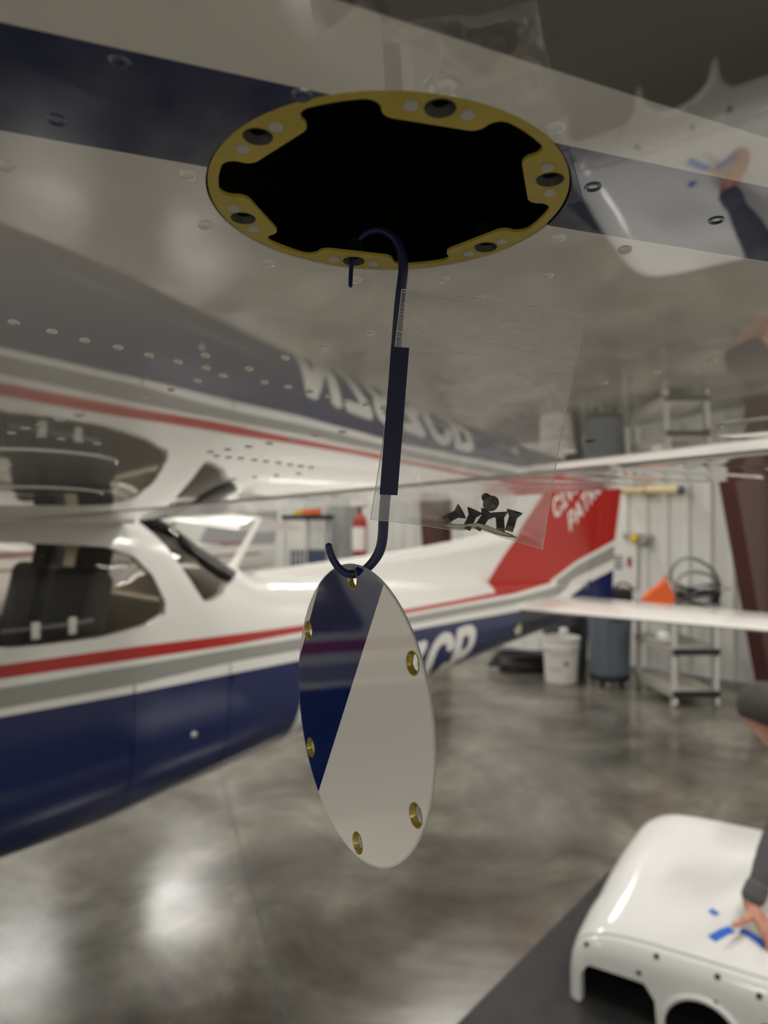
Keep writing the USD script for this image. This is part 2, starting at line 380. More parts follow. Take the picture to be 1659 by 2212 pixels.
# floor joints sawn in the concrete: thin strips of dark filler
def strip(p, q, w, z0, z1):
    p, q = np.asarray(p[:2]), np.asarray(q[:2]); d = (q - p) / np.linalg.norm(q - p); n = np.array([-d[1], d[0]]) * w / 2
    b = [p + n, p - n, q - n, q + n]
    return loft([[np.r_[x, z] for x in b] for z in (z0, z1)])
j0, j1 = floor_at(495, 1740), floor_at(622, 2212); jd = (j1 - j0) / np.linalg.norm(j1 - j0)
obj('trim_2', strip(j0 - jd * 6, j1 + jd * 4, 0.008, -0.002, 0.0012), 'ink_grey', kind='structure')

# tapered steel columns of the hangar frame
def column(l0, base_d, top_d, label, width=0.22):
    t = thing('steel_column', AL(A1 - 0.06, l0, -H), label, 'column')
    zt = CEIL
    def web(a_off0, a_off1, l_lo, l_hi):      # a prism between the wall and the leaning inner edge
        return loft([[AL(A1 - 0.04 - o, l, z - H) for o, l in ((o0, l_lo), (o1, l_lo), (o1, l_hi), (o0, l_hi))] for z, o0, o1 in ((0.012, a_off0[0], a_off1[0]), (zt - 0.01, a_off0[1], a_off1[1]))])
    obj('web', web((0.02, 0.02), (base_d, top_d), l0 - 0.006, l0 + 0.006), 'maroon_steel', t, smooth=False)
    obj('inner_flange', web((base_d, top_d), (base_d + 0.014, top_d + 0.014), l0 - width / 2, l0 + width / 2), 'maroon_flange', t, smooth=False)
    obj('outer_flange', web((0.0, 0.0), (0.014, 0.014), l0 - width / 2, l0 + width / 2), 'maroon_flange', t, smooth=False)
    obj('base_plate', loft([[AL(A1 - 0.04 - o, l, z - H) for o, l in ((0, l0 - 0.15), (base_d + 0.06, l0 - 0.15), (base_d + 0.06, l0 + 0.15), (0, l0 + 0.15))] for z in (0.0, 0.014)]), 'maroon_steel', t, smooth=False)
    return t
column(2.78, 0.22, 3.1, 'maroon tapered steel column at the right edge beside the utility cart', 0.16)
column(7.25, 0.30, 0.95, 'maroon tapered steel column seen above the white tail cone behind the hook', 0.16)

# ceiling lamps: a body and a glowing diffuser each
lamp0 = None
for i, (a, l) in enumerate(LAMPS):
    base = AL(a, l, LAMP_Z - H)
    lab = 'flat white hangar ceiling lamp hanging above the aircraft'
    if lamp0 is None:
        lamp0 = thing('ceiling_lamp', base, lab, 'lamp', 'hangar ceiling lamps', rotz=math.pi / 4)
        obj('body', rbox((0, 0, 0.03), (1.28, 0.36, 0.08), 0.015), 'lamp_body', lamp0, local=True)
        obj('diffuser', bx((0, 0, -0.02), (1.2, 0.30, 0.02)), 'lamp_glow', lamp0, smooth=False, local=True)
        for x in (-0.5, 0.5): obj('hanger', cyl((x, 0, 0.05), (x, 0, CEIL - LAMP_Z + 0.01), 0.006, 8), 'steel_grey', lamp0, local=True)
    else: dup(lamp0, 'ceiling_lamp', base, lab, rotz=math.pi / 4)

# ================================================================== THE AIRCRAFT
AC = thing('light_aircraft', AL(1.0, 3.55, -H), 'white, blue and red high-wing light aircraft filling the hangar, its open wing panel overhead', 'aircraft')
LC = 3.55
ST = np.array([  # a, half width, top, bottom, exponent
    (-2.6, 0.20, -0.55, -1.10, 2.2), (-2.45, 0.36, -0.42, -1.28, 2.6), (-2.0, 0.47, -0.34, -1.38, 3.0), (-0.9, 0.53, -0.26, -1.42, 3.4), (-0.5, 0.545, -0.10, -1.43, 3.6), (0.0, 0.55, 0.075, -1.43, 3.8),
    (0.9, 0.56, 0.08, -1.41, 3.8), (1.5, 0.55, 0.07, -1.375, 3.6), (1.75, 0.53, 0.02, -1.345, 3.5), (2.05, 0.50, -0.16, -1.31, 3.3), (2.4, 0.46, -0.335, -1.265, 3.1), (3.0, 0.395, -0.39, -1.20, 2.9),
    (3.8, 0.305, -0.45, -1.125, 2.7), (4.9, 0.175, -0.535, -1.01, 2.5), (5.8, 0.085, -0.60, -0.94, 2.3), (6.1, 0.045, -0.64, -0.92, 2.2)])
IW, IT, IB, IN = (PchipInterpolator(ST[:, 0], ST[:, k]) for k in (1, 2, 3, 4))
def section(a, inset=0.0, m=72):
    w, zt, zb, n = IW(a) - inset, IT(a) - inset, IB(a) + inset, IN(a)
    th = np.arange(m) * 2 * np.pi / m; c, s = np.cos(th), np.sin(th)
    y = w * np.sign(c) * np.abs(c) ** (2 / n); z = (zt + zb) / 2 + (zt - zb) / 2 * np.sign(s) * np.abs(s) ** (2 / n)
    return AL(np.full(m, a), LC - y, z)
def side_l(a, z):
    w, zt, zb, n = IW(a), IT(a), IB(a), IN(a)
    q = np.clip(np.abs((z - (zt + zb) / 2) / ((zt - zb) / 2)), 0, 0.995)
    return LC - w * (1 - q ** n) ** (1 / n)
def on_side(px, py):
    l = 3.1
    for _ in range(40):
        d = ray(px, py); k = d[0]; Y = l / (S2 * (1 - k)); p = d * Y; a = S2 * Y * (1 + k)
        l = 0.5 * l + 0.5 * float(side_l(np.clip(a, -2.5, 6.05), p[2]))
    return float(a), float(l), float(p[2])
def on_centre(px, py, l=LC):
    d = ray(px, py); Y = l / (S2 * (1 - d[0])); return S2 * Y * (1 + d[0]), d[2] * Y

# paint stripes: boundary heights along the fuselage, measured from the photograph
edges = {0: (1437, 1467, 1487, 1532, 1549), 290: (1397, 1425, 1438, 1480, 1497), 500: (1371, 1394, 1402, 1431, 1455), 645: (1352, 1367, 1379, 1405, 1427),
         880: (1316, 1325, 1332, 1350, 1363), 1000: (1294, 1303, 1310, 1327, 1341), 1060: (1282, 1292, 1300, 1316, 1331), 1110: (1274, 1283, 1291, 1306, 1322)}
tab = []
for x, ys in edges.items():
    r = [on_side(x, y) for y in ys]; tab.append([np.mean([q[0] for q in r])] + [q[2] for q in r])
for x, ys in {1180: (1180, 1257, 1266, 1285, 1302), 1240: (1100, 1213, 1222, 1248, 1271), 1325: (900, 1167, 1178, 1207, 1229)}.items():
    r = [on_centre(x, y) for y in ys]; tab.append([r[0][0]] + [q[1] for q in r])
tab = np.array(tab); s0 = (tab[1] - tab[0]) / (tab[1, 0] - tab[0, 0])
tab = np.vstack([tab[0] + s0 * (-3.6), tab, tab[-1] + (tab[-1] - tab[-2]) / (tab[-1, 0] - tab[-2, 0]) * 0.8])
tab[0, 2:] = tab[1, 2:] + (tab[0, 2:] - tab[1, 2:]) * 0.4; tab[0, 1] = tab[0, 2] + (tab[1, 1] - tab[1, 2])
RA0, RA1 = -3.0, 7.2
A_RED = on_side(1068, 1270)[0]
xs = np.linspace(RA0, RA1, 256)
bd = [np.interp(xs, tab[:, 0], tab[:, k]) for k in range(1, 6)]
fin0 = on_centre(1050, 1247); fin1 = on_centre(1105, 1160)
bd[0] = np.where(xs > A_RED - 0.02, 1.5, bd[0])
def paint_graph(fin):
    g = Graph(); a = g.dot(EA)
    u = g.add('map_range', {'from_min': RA0, 'from_max': RA1, 'to_min': 0.0, 'to_max': 1.0}, value=a) + '.result'
    z = g.dot((0, 0, 1)); z = g.add('math', {'math_type': 'add', 'value2': 1.6 - H}, value1=z) + '.value'      # shifted positive
    def ramp(i, j, k): 
        n = g.add('rgb_ramp', {'ramp': [((x - RA0) / (RA1 - RA0), (bd[i][q] + 1.6, bd[j][q] + 1.6, bd[k][q] + 1.6)) for q, x in enumerate(xs)]}, fac=u)
        s_ = g.add('separate_color', {}, color=n + '.color'); return [s_ + '.r', s_ + '.g', s_ + '.b']
    b = ramp(0, 1, 2) + ramp(3, 4, 4)[:2]
    below = [g.gt(t, b=z) for t in b]                       # boundary above the point
    col = WHITE
    if fin:
        d = g.dot(EA - np.array([0, 0, (fin1[0] - fin0[0]) / (fin1[1] - fin0[1])]))
        c0 = fin0[0] - (fin1[0] - fin0[0]) / (fin1[1] - fin0[1]) * (fin0[1] + H)
        col = g.over(col, RED, g.gt(d, c0))
    else: col = g.over(col, RED, below[0])
    col = g.over(col, WHITE, below[1]); col = g.over(col, GREY, below[2]); col = g.over(col, WHITE, below[3]); col = g.over(col, NAVY, below[4])
    return g, col
g, col = paint_graph(False); g.done('fuselage_paint', col, 0.2, coat_weight=0.5, coat_roughness=0.13, coat_ior=1.5)
g, col = paint_graph(True); g.done('fin_paint', col, 0.15)

fa = np.unique(np.r_[np.linspace(-2.6, 6.1, 90), np.linspace(1.4, 2.6, 26)])
outer = man64(loft([section(a) for a in fa]))
ca = np.linspace(-0.75, 2.55, 50)
cav = man64(loft([section(a, 0.035) for a in ca]))
def side_prism(pts, l0=2.4, l1=4.7, sm=0.0):
    P = Polygon(pts)
    if sm: P = P.buffer(-sm).buffer(2 * sm, quad_segs=8).buffer(-sm, quad_segs=8)
    return man64(prism(P, l1 - l0, lambda v: AL(v[:, 0], l0 + v[:, 2], v[:, 1])))
win_px = [(0, 1172), (135, 1176), (235, 1182), (290, 1202), (330, 1242), (358, 1300), (357, 1328), (320, 1352), (240, 1375), (100, 1393), (0, 1402)]
win = [on_side(*p)[::2] for p in win_px]
zt0, zb0 = win[0][1], win[-1][1]
win_rear = [(0.80, zt0 + 0.005)] + win + [(0.80, zb0 - 0.025)]
win_door = [(-0.22, zt0 - 0.16), (0.02, zt0 + 0.005), (0.70, zt0 + 0.008), (0.72, zb0 - 0.03), (-0.35, zb0 - 0.03)]
rw_px = [(300, 1128), (345, 1165), (385, 1215), (420, 1268), (441, 1300), (462, 1297), (483, 1283), (489, 1268)]
rw = [on_side(*p)[::2] for p in rw_px]
rear_poly = rw + [(2.16, -0.31), (2.36, -0.29), (2.5, 0.3), (rw[0][0] + 0.06, 0.3)]
wind_poly = [(-0.78, -0.19), (-0.62, -0.24), (-0.30, -0.22), (0.0, -0.02), (0.02, 0.2), (-0.78, 0.2)]
holes = side_prism(win_rear, sm=0.02) + side_prism(win_door, sm=0.03)
holes2 = side_prism(rear_poly) + side_prism(wind_poly)
shell = outer - cav - holes - holes2
body = obj('fuselage', to_tri(shell), 'fuselage_paint', AC, smooth=30)
liner = (man64(loft([section(a, 0.036) for a in ca])) - man64(loft([section(a, 0.048) for a in np.linspace(-0.74, 2.54, 50)]))) - holes - holes2
obj('cabin_lining', to_tri(liner), 'beige_trim', AC, smooth=30, label='beige cabin lining seen through the window')
skin = man64(loft([section(a, 0.012) for a in fa])) - man64(loft([section(a, 0.016) for a in fa]))
pane = skin ^ (holes + holes2)
for q in pane.decompose():
    if q.num_tri() > 8: obj('window_pane', to_tri(q), 'window_glass', AC, smooth=30)
# seats: cushion and back, front pair and rear bench
def seat(a, l, w, mt, h=0.62, name='seat'):
    c = lambda da, z: AL(a + da, l, z)
    F = np.stack([EA, EL, [0, 0, 1.0]], 1)
    th = 0.22; Fb = np.stack([EA * math.cos(th) - np.array([0, 0, math.sin(th)]), EL, EA * math.sin(th) + np.array([0, 0, math.cos(th)])], 1)
    s_ = obj(name, rbox(c(-0.22, -0.86), (0.5, w, 0.14), 0.05, F), mt, AC)
    obj('seat_back', rbox(c(0.10, -0.80 + h / 2), (0.13, w, h), 0.055, Fb), mt, s_)
    obj('headrest', rbox(c(0.20, -0.80 + h + 0.02), (0.09, w * 0.55, 0.15), 0.04, Fb), mt, s_)
for l in (3.27, 3.83): seat(0.42, l, 0.45, 'seat_cloth')
for l in (3.30, 3.80): seat(1.28, l, 0.42, 'seat_cloth', 0.56)
obj('baggage_bulkhead', rbox(AL(1.86, 3.55, -0.78), (0.06, 0.86, 0.72), 0.02, np.stack([EA, EL, [0, 0, 1.0]], 1)), 'seat_leather', AC)
obj('cabin_floor', bx(AL(0.45, 3.55, -1.27), (1.9, 0.60, 0.03), np.stack([EA, EL, [0, 0, 1.0]], 1)), 'seat_cloth', AC)
# window latches on the frame inside the port pane
rail = [AL(a, side_l(a, z) + 0.02, z) for a, z in [on_side(*p)[::2] for p in ((5, 1366), (80, 1358), (160, 1349), (205, 1340))]]
rl = obj('window_rail', tube(rail, 0.008, 8), 'steel_grey', AC)
for p in ((80, 1352), (160, 1342)):
    a, l, z = on_side(*p); obj('latch', rbox(AL(a, l + 0.018, z - 0.02), (0.035, 0.02, 0.07), 0.006, np.stack([EA, EL, [0, 0, 1.0]], 1)), 'chrome', rl)
# lap seams, static port, tie-down and rivets of the port side
def on_skin_strip(pts, w, out=0.0012):
    pts = [np.asarray(p, float) for p in pts]; P_l = []
    for a, z in pts: P_l.append(AL(a, side_l(a, z) - out * 0.5, z))
    return tube(P_l, w, 6)
for px_ in (290, 497):
    zs = np.linspace(0, 1, 24); a0 = on_side(px_, 1500)[0]
    obj('skin_seam', on_skin_strip([(a0, z) for z in np.linspace(bd[3][np.argmin(abs(xs - a0))], float(IB(a0)) + 0.12, 24)], 0.0022), 'navy_paint', body)
a, l, z = on_side(418, 1587)
obj('fuel_drain', lathe([(0.0, 0.0), (0.016, 0.0), (0.016, 0.006), (0.010, 0.010), (0.0, 0.010)], AL(a, l, z), -EL, 20), 'chrome', body, label='chrome cap on the blue fuselage side')
a, l, z = on_side(505, 1467)
obj('fuel_drain', lathe([(0.0, 0.0), (0.018, 0.0), (0.018, 0.004), (0.0, 0.005)], AL(a, l, z), -EL, 20), 'navy_paint', body)
a, l, z = on_side(1118, 1358)
obj('access_cap', lathe([(0.0, 0.0), (0.045, 0.0), (0.045, 0.004), (0.0, 0.006)], AL(a, l, z), -EL, 20), 'beige_trim', body)
riv = []
for a0_, a1_, zf in ((1.50, 1.54, None),):
    for px_ in (283, 303, 490, 505):
        for z in np.arange(-1.22, -0.80, 0.045):
            a = on_side(px_, 1550)[0]; riv.append(lathe([(0, 0), (0.0045, 0), (0.003, 0.0014), (0, 0.0018)], AL(a, side_l(a, z) - 0.0002, z), -EL, 6))
obj('small_rivet', cat(*riv), 'navy_paint', body, kind='stuff')
# registration letters: flat lettering wrapped on the side
reg = meshkit.text_mesh('N783CP', 1.0, 0.02, bold=True).subdivide_to_size(0.12)
reg = cat(*[trimesh.Trimesh(np.asarray(reg.vertices) + [dx, dy, 0], reg.faces, process=False) for dx, dy in ((0, 0), (0.05, 0), (-0.05, 0), (0, 0.03), (0, -0.03))])
rv = np.asarray(reg.vertices); rw_ = rv[:, 0].max()
p0, p1 = on_side(640, 1520), on_side(1024, 1390)
zN, zP = at(640, 1594, 4.18)[2] - H, at(1010, 1437, 5.42)[2] - H
u, v, wv = rv[:, 0] / rw_, rv[:, 1], rv[:, 2]
hgt = 0.325
a_ = p0[0] + u * (p1[0] - p0[0]) + 0.05 * (v - 0.5)
zb_ = zN + u * (zP - zN); z_ = zb_ + v * (hgt - 0.015 * u)
tri = trimesh.Trimesh(AL(a_, side_l(a_, z_) - 0.0015 - wv * 0.02, z_), reg.faces, process=False)
if tri.volume < 0: tri.invert()
obj('registration', tri, 'text_white', body, smooth=False, label='white registration letters on the blue side')
# fin, rudder, tailplane
FZ = np.array([-0.60, -0.42, -0.335, -0.30, -0.26, -0.20, -0.165, -0.12, -0.06, 0.05, 0.4, 0.85, 0.93])
FL = np.array([2.44, 2.46, 2.52, 3.10, 3.73, 4.35, 4.62, 4.84, 4.95, 5.04, 5.30, 5.62, 5.80])
FT = np.array([6.15, 6.15, 6.16, 6.16, 6.17, 6.18, 6.18, 6.19, 6.19, 6.2, 6.23, 6.28, 6.28])
def fin_half(a, z):
    le, te = np.interp(z, FZ, FL), np.interp(z, FZ, FT)
    t = np.clip((a - le) / (6.75 - le), 0, 1); tm = np.interp(z, FZ, [0.05] * 8 + [0.055, 0.058, 0.055, 0.045, 0.012])
    return tm * np.sqrt(np.clip(t / 0.25, 0, 1)) * np.interp(t, [0, 0.3, 1], [1, 1, 0.12])
rings = []
for z in np.linspace(FZ[0], FZ[-1], 60):
    le, te = np.interp(z, FZ, FL), np.interp(z, FZ, FT); t = le + (te - le) * np.linspace(0, 1, 26) ** 1.6
    h = fin_half(t, z) + 1e-4; rings.append(AL(np.r_[t, t[::-1]], np.r_[LC - h, LC + h[::-1]], np.full(52, z)))
fin = obj('fin', loft(rings), 'fin_paint', AC, smooth=50)
rings = []
for z in np.linspace(-0.86, 0.93, 40):
    te = np.interp(z, [-0.86, -0.28, 0.22, 0.93], [6.55, 6.60, 6.73, 6.86]); a0_ = np.interp(z, FZ, FT) + 0.012; t = np.linspace(a0_, te, 14)
    h = fin_half(t, max(z, -0.58)) * 0.95 + 0.004; rings.append(AL(np.r_[t, t[::-1]], np.r_[LC - h, LC + h[::-1]], np.full(28, z)))
rud = obj('rudder', loft(rings), 'fin_paint', AC, smooth=50)
for a_r in (6.30, 6.42):
    obj('rudder_bead', tube([AL(a_r, LC - fin_half(np.array(a_r), z) * 0.95 - 0.004, z) for z in np.linspace(-0.3, 0.85, 14)], 0.008, 6), 'fin_paint', rud)
def fin_text(s, pc, ph):
    t = meshkit.text_mesh(s, ph, 0.004, bold=True); v = np.asarray(t.vertices); th = math.radians(34)
    a0, z0 = on_centre(*pc, l=LC - 0.05)
    vx = v[:, 0] + 0.22 * v[:, 1]
    a = a0 + vx * math.cos(th) - v[:, 1] * math.sin(th); z = z0 + vx * math.sin(th) + v[:, 1] * math.cos(th)
    h = np.where(a < np.interp(z, FZ, FT), fin_half(a, z), fin_half(a, z) * 0.95 + 0.004)
    m_ = trimesh.Trimesh(AL(a, LC - h - 0.002 - v[:, 2], z), t.faces, process=False)
    if m_.volume < 0: m_.invert()
    return m_
obj('fin_lettering', cat(fin_text('CIVIL AIR', (1196, 1124), 0.15), fin_text('PATROL', (1232, 1150), 0.15)), 'text_white', fin, smooth=False, label='white two-line lettering on the red fin')
def tailplane(sign):
    rings = []; rings2 = []
    for d in np.linspace(0.0, 1.95, 20):
        l = LC - sign * d; le = 4.80 + 0.125 * d; te = 5.86 + 0.0 * d; c = te - le; th = 0.10 * (1 - 0.25 * d / 1.95)
        if d > 1.85: th *= 0.6
        t = np.linspace(0, 1, 22) ** 1.7; h = th * 0.5 * np.sqrt(np.clip(t / 0.28, 0, 1)) * np.interp(t, [0, 0.35, 1], [1, 1, 0.10]) + 1e-4
        a = le + c * t; s_ = t <= 0.62
        for out, sel in ((rings, np.r_[t[t < 0.60], 0.60]), (rings2, np.r_[0.612, t[t > 0.615]])):
            hh = np.interp(sel, t, h); aa = le + c * sel
            out.append(AL(np.r_[aa, aa[::-1]], np.full(2 * len(sel), l), np.r_[-0.735 + hh, (-0.735 - hh)[::-1]]))
    return loft(rings), loft(rings2)
for s_ in (1, -1):
    st, el = tailplane(s_); obj('tailplane', st, 'white_paint', AC, smooth=45); obj('elevator', el, 'white_paint', AC, smooth=45)
# undercarriage (outside the frame)
for s_ in (1, -1):
    leg = obj('gear_leg', tube(spline([AL(0.25, LC - s_ * 0.35, -1.38), AL(0.22, LC - s_ * 0.8, -1.50), AL(0.20, LC - s_ * 1.22, -1.70)], 12), np.linspace(0.045, 0.03, 12), 10), 'white_paint', AC)
    obj('wheel', lathe([(0.02, -0.07), (0.14, -0.07), (0.195, -0.03), (0.195, 0.03), (0.14, 0.07), (0.02, 0.07)], AL(0.20, LC - s_ * 1.30, -1.9 + 0.195), EL, 28), 'tyre_rubber', leg)
leg = obj('gear_leg', cyl(AL(-1.75, LC, -1.3), AL(-1.8, LC, -1.62), 0.035), 'white_paint', AC)
obj('wheel', lathe([(0.02, -0.06), (0.12, -0.06), (0.18, -0.03), (0.18, 0.03), (0.12, 0.06), (0.02, 0.06)], AL(-1.82, LC, -1.9 + 0.18), EL, 28), 'tyre_rubber', leg)
# raked antenna behind the rear window
b0 = on_centre(492, 1238); b1 = on_centre(561, 1117)
ant = obj('antenna', tube([AL(b0[0] + (b1[0] - b0[0]) * t, LC, b0[1] - 0.02 + (b1[1] + 0.01 - b0[1]) * t) for t in np.linspace(0, 1, 14)], np.interp(np.linspace(0, 1, 14), [0, 0.08, 0.25, 1], [0.055, 0.034, 0.022, 0.014]), 12), 'white_paint', AC, label='slanting white antenna mast')

# ------------------------------------------------------------------ the wing
def grid_mesh(f, us, vs):
    U, V = np.meshgrid(us, vs, indexing='ij'); n, m = U.shape; p = f(U.ravel(), V.ravel())
    i, j = np.meshgrid(np.arange(n - 1), np.arange(m - 1), indexing='ij')
    q = np.stack([i * m + j, (i + 1) * m + j, (i + 1) * m + j + 1, i * m + j + 1], -1).reshape(-1, 4)
    return p, np.vstack([q[:, [0, 1, 2]], q[:, [0, 2, 3]]]), n, m
def sheet(f_lo, f_hi, us, vs):
    """closed solid between two height functions over a grid of (a, l)"""
    p, f, n, m = grid_mesh(f_lo, us, vs); p2 = f_hi(*[x.ravel() for x in np.meshgrid(us, vs, indexing='ij')]); N = len(p)
    idx = np.arange(N).reshape(n, m); per = np.r_[idx[:, 0], idx[-1, 1:], idx[-2::-1, -1], idx[0, -2:0:-1]]; nx = np.roll(per, -1)
    side = np.vstack([np.stack([nx, per, nx + N], 1), np.stack([nx + N, per, per + N], 1)])
    t = trimesh.Trimesh(np.vstack([p, p2]), np.vstack([f, f[:, ::-1] + N, side]), process=False)
    if t.volume < 0: t.invert()
    return t
LO = lambda a, l: AL(a, l, wing_z(a, l))
A_LE, A_H, L_TIP, L_ROOT = -0.12, 0.915, -1.7, 3.03
ga, gl = np.linspace(A_LE, A_H, 60), np.linspace(L_TIP, L_ROOT, 170)
SK = 0.0013
low = man64(sheet(LO, lambda a, l: AL(a, l, wing_z(a, l) + SK), ga, gl))
cut = man64(trimesh.Trimesh(*[np.asarray(x) for x in (lambda t: (t.vertices, t.faces))(cyl(RC + RN * 0.02, RC - RN * 0.012, R_OUT + 0.0006, 160))]))
low = to_tri(low - cut)
def analytic(t):
    """unshared triangles; those on the lower skin take the surface's own normal"""
    v, f = np.asarray(t.vertices), np.asarray(t.faces); fn = t.face_normals; tv = v[f].reshape(-1, 3); a, l, z = al_of(tv); n = np.repeat(fn, 3, 0)
    on = np.abs(z - wing_z(a, l)) < 1e-4; tri_on = on.reshape(-1, 3).all(1) & (fn[:, 2] < -0.5); on = np.repeat(tri_on, 3)
    n[on] = wing_n(a[on], l[on]); return (tv, np.arange(len(tv)).reshape(-1, 3)), n
mm, nn = analytic(low)
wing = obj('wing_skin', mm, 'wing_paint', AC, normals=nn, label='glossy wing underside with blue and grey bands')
def naca(a):
    t = np.clip((np.asarray(a) - A_LE) / (1.534 - A_LE), 0, 1)
    return 10 * 0.115 * (1.534 - A_LE) * (0.2969 * np.sqrt(t) - 0.126 * t - 0.3516 * t ** 2 + 0.2843 * t ** 3 - 0.1036 * t ** 4)
ga2, gl2 = A_LE + (A_H - A_LE) * np.linspace(0, 1, 40) ** 1.5, np.linspace(L_TIP, L_ROOT, 40)
UP = lambda a, l: AL(a, l, wing_z(a, l) + SK + 0.0005 + naca(a))
box_o = man64(sheet(lambda a, l: AL(a, l, wing_z(a, l) + SK + 0.0003), UP, ga2, gl2))
gi = np.linspace(A_LE + 0.03, A_H - 0.006, 30)
box_i = man64(sheet(lambda a, l: AL(a, l, wing_z(a, l) - 0.01), lambda a, l: AL(a, l, wing_z(a, l) + np.maximum(naca(a) - 0.004, 0.004)), gi, np.linspace(L_TIP + 0.01, L_ROOT - 0.01, 40)))
obj('wing_upper_skin', to_tri(box_o - box_i), 'white_paint', AC, smooth=30)
def mirror(t):
    v = np.asarray(t.vertices).copy(); a, l, z = al_of(v); return trimesh.Trimesh(AL(a, 2 * LC - l, z), np.asarray(t.faces)[:, ::-1], process=False)
# centre section over the cabin and the far wing
cs = sheet(lambda a, l: AL(a, l, -0.03 + 0 * a + P_(a) - P_(0.9)), lambda a, l: AL(a, l, -0.02 + P_(a) - P_(0.9) + np.maximum(naca(a), 0.004)), np.unique(np.r_[ga2, np.linspace(A_H, 1.525, 16)]), np.linspace(L_ROOT - 0.03, 2 * LC - L_ROOT + 0.03, 6))
obj('wing_centre_section', cs, 'white_paint', AC, smooth=30)
obj('starboard_wing', mirror(sheet(LO, UP, ga2, gl2)), 'white_paint', AC, smooth=30)
# flap and aileron with pressed beads
def surface_part(l0, l1, mirrored=False):
    ls = np.arange(l0, l1 + 1e-6, 0.0125); rings = []
    for l in ls:
        n0 = 0.932; r = 0.026
        th = np.linspace(-np.pi / 2, -3 * np.pi / 2, 12)
        zl = lambda a: wing_z(a, l) - 0.003 + 0.024 * (a - n0) / (1.534 - n0)
        bead = 0.0022 * max(0, math.cos(2 * np.pi * l / 0.1)) ** 3
        al_ = np.linspace(1.53, n0 + r + 0.03, 14); lowz = zl(al_) + bead * np.clip(np.minimum(al_ - 1.0, 1.5 - al_) / 0.03, 0, 1)
        nose_a = n0 + r + r * np.cos(th); nose_z = zl(n0 + r) + r + r * np.sin(th)
        au = np.linspace(n0 + r + 0.03, 1.53, 10); upz = zl(au) + np.interp(au, [n0, 1.0, 1.53], [2 * r, 0.056, 0.006])
        rings.append(AL(np.r_[al_, nose_a, au], np.full(len(al_) + len(nose_a) + len(au), l), np.r_[lowz, nose_z, upz]))
    return loft(rings)
flap = obj('flap', surface_part(0.515, 3.05), 'control_white', AC, smooth=40)
aileron = obj('aileron', surface_part(-1.6, 0.505), 'control_white', AC, smooth=40)

# ------------------------------------------------------------------ rivets on the wing underside (each measured on the photograph)
def dome(p, n, r, h=0.0014, seg=12):
    return lathe([(r * 1.0, -0.0002), (r, 0.0), (r * 0.92, h * 0.45), (r * 0.66, h * 0.85), (r * 0.3, h), (0.0, h)], p, n, seg)
def rivet(px, py, r, mt='wing_paint', flush=False):
    p = on_wing(px, py); a, l, _ = al_of(p); n = wing_n(a, l)
    m_ = dome(p, n, r) if not flush else tor([(r * 0.55, 0.0001), (r * 0.72, 0.0005), (r * 0.95, 0.00045), (r * 1.05, -0.0002), (r * 0.6, -0.0002)], p, n, 16)
    obj('rivet', m_, mt, wing, smooth=60)
near = [(963, 188), (1200, 276), (1206, 513), (1182, 595), (956, 602), (770, 603), (582, 567), (445, 487), (407, 377), (12, 358), (1037, 641), (1350, 540)]
for p in near: rivet(*p, 0.0029)
for p in [(258, 135), (122, 260), (652, 205), (1281, 404), (1547, 476)]: rivet(*p, 0.0029, flush=True)
rows = [(30, 696), (112, 716), (183, 735), (255, 750), (322, 767), (385, 781), (445, 794), (443, 767), (482, 811), (427, 822), (538, 796), (571, 825), (622, 835), (616, 772), (668, 846), (710, 856), (750, 865), (790, 874), (828, 882),
        (370, 842), (313, 857), (703, 746), (800, 717), (1305, 826), (1417, 803), (1538, 778)]
for p in rows: rivet(*p, 0.0030)
far = [(25, 935), (55, 925), (88, 918), (128, 907), (172, 897), (88, 943), (132, 948), (171, 953), (210, 958), (455, 976), (492, 971), (537, 965), (582, 958), (633, 949), (683, 942), (740, 933), (468, 985), (494, 988), (520, 990), (550, 994),
       (575, 997), (602, 1000), (627, 1004), (650, 1007), (672, 1010), (505, 1035), (550, 1031), (597, 1027), (645, 1023)]
for p in far: rivet(*p, 0.0046)
rivet(1275, 953, 0.006, 'dark_metal')
# round access covers further inboard
def access_cover(px, py, r):
    p = on_wing(px, py); a, l, _ = al_of(p); n = wing_n(a, l)
    c = obj('access_cover', lathe([(0, -0.0005), (r, -0.0005), (r, 0.0012), (r - 0.002, 0.0022), (r * 0.5, 0.0026), (0, 0.0026)], p, n, 64), 'control_white', wing, smooth=20)
access_cover(88, 992, 0.088); access_cover(95, 1062, 0.10); access_cover(1672, 921, 0.055)

# reinforcing ring inside the hole
def ring_poly():
    P = Point(0, 0).buffer(R_OUT, quad_segs=64).difference(Point(0, 0).buffer(0.0572, quad_segs=64))
    tabs = []
    for k in range(6):
        th = k * math.pi / 3; c, s_ = math.cos(th), math.sin(th)
        q = [(0.0465, -0.0148), (0.0465, 0.0148), (0.0585, 0.0175), (0.0585, -0.0175)]
        tabs.append(Polygon([(x * c - y * s_, x * s_ + y * c) for x, y in q]))
    P = unary_union([P] + tabs)
    P = P.buffer(-0.0016, quad_segs=6).buffer(0.0016, quad_segs=6).buffer(0.0045, quad_segs=8).buffer(-0.0045, quad_segs=8)
    tb = unary_union([t.buffer(-0.0045, quad_segs=8).buffer(0.0045, quad_segs=8) for t in tabs]); P = P.intersection(unary_union([tb.buffer(0.0), Point(0, 0).buffer(R_OUT, quad_segs=64).difference(Point(0, 0).buffer(0.0535, quad_segs=64))]))
    P = P.intersection(Point(0, 0).buffer(R_OUT, quad_segs=64))
    for k in range(6):
        th = k * math.pi / 3; P = P.difference(Point(R_HOLE * math.cos(th), R_HOLE * math.sin(th)).buffer(0.0043, quad_segs=8))
    return P
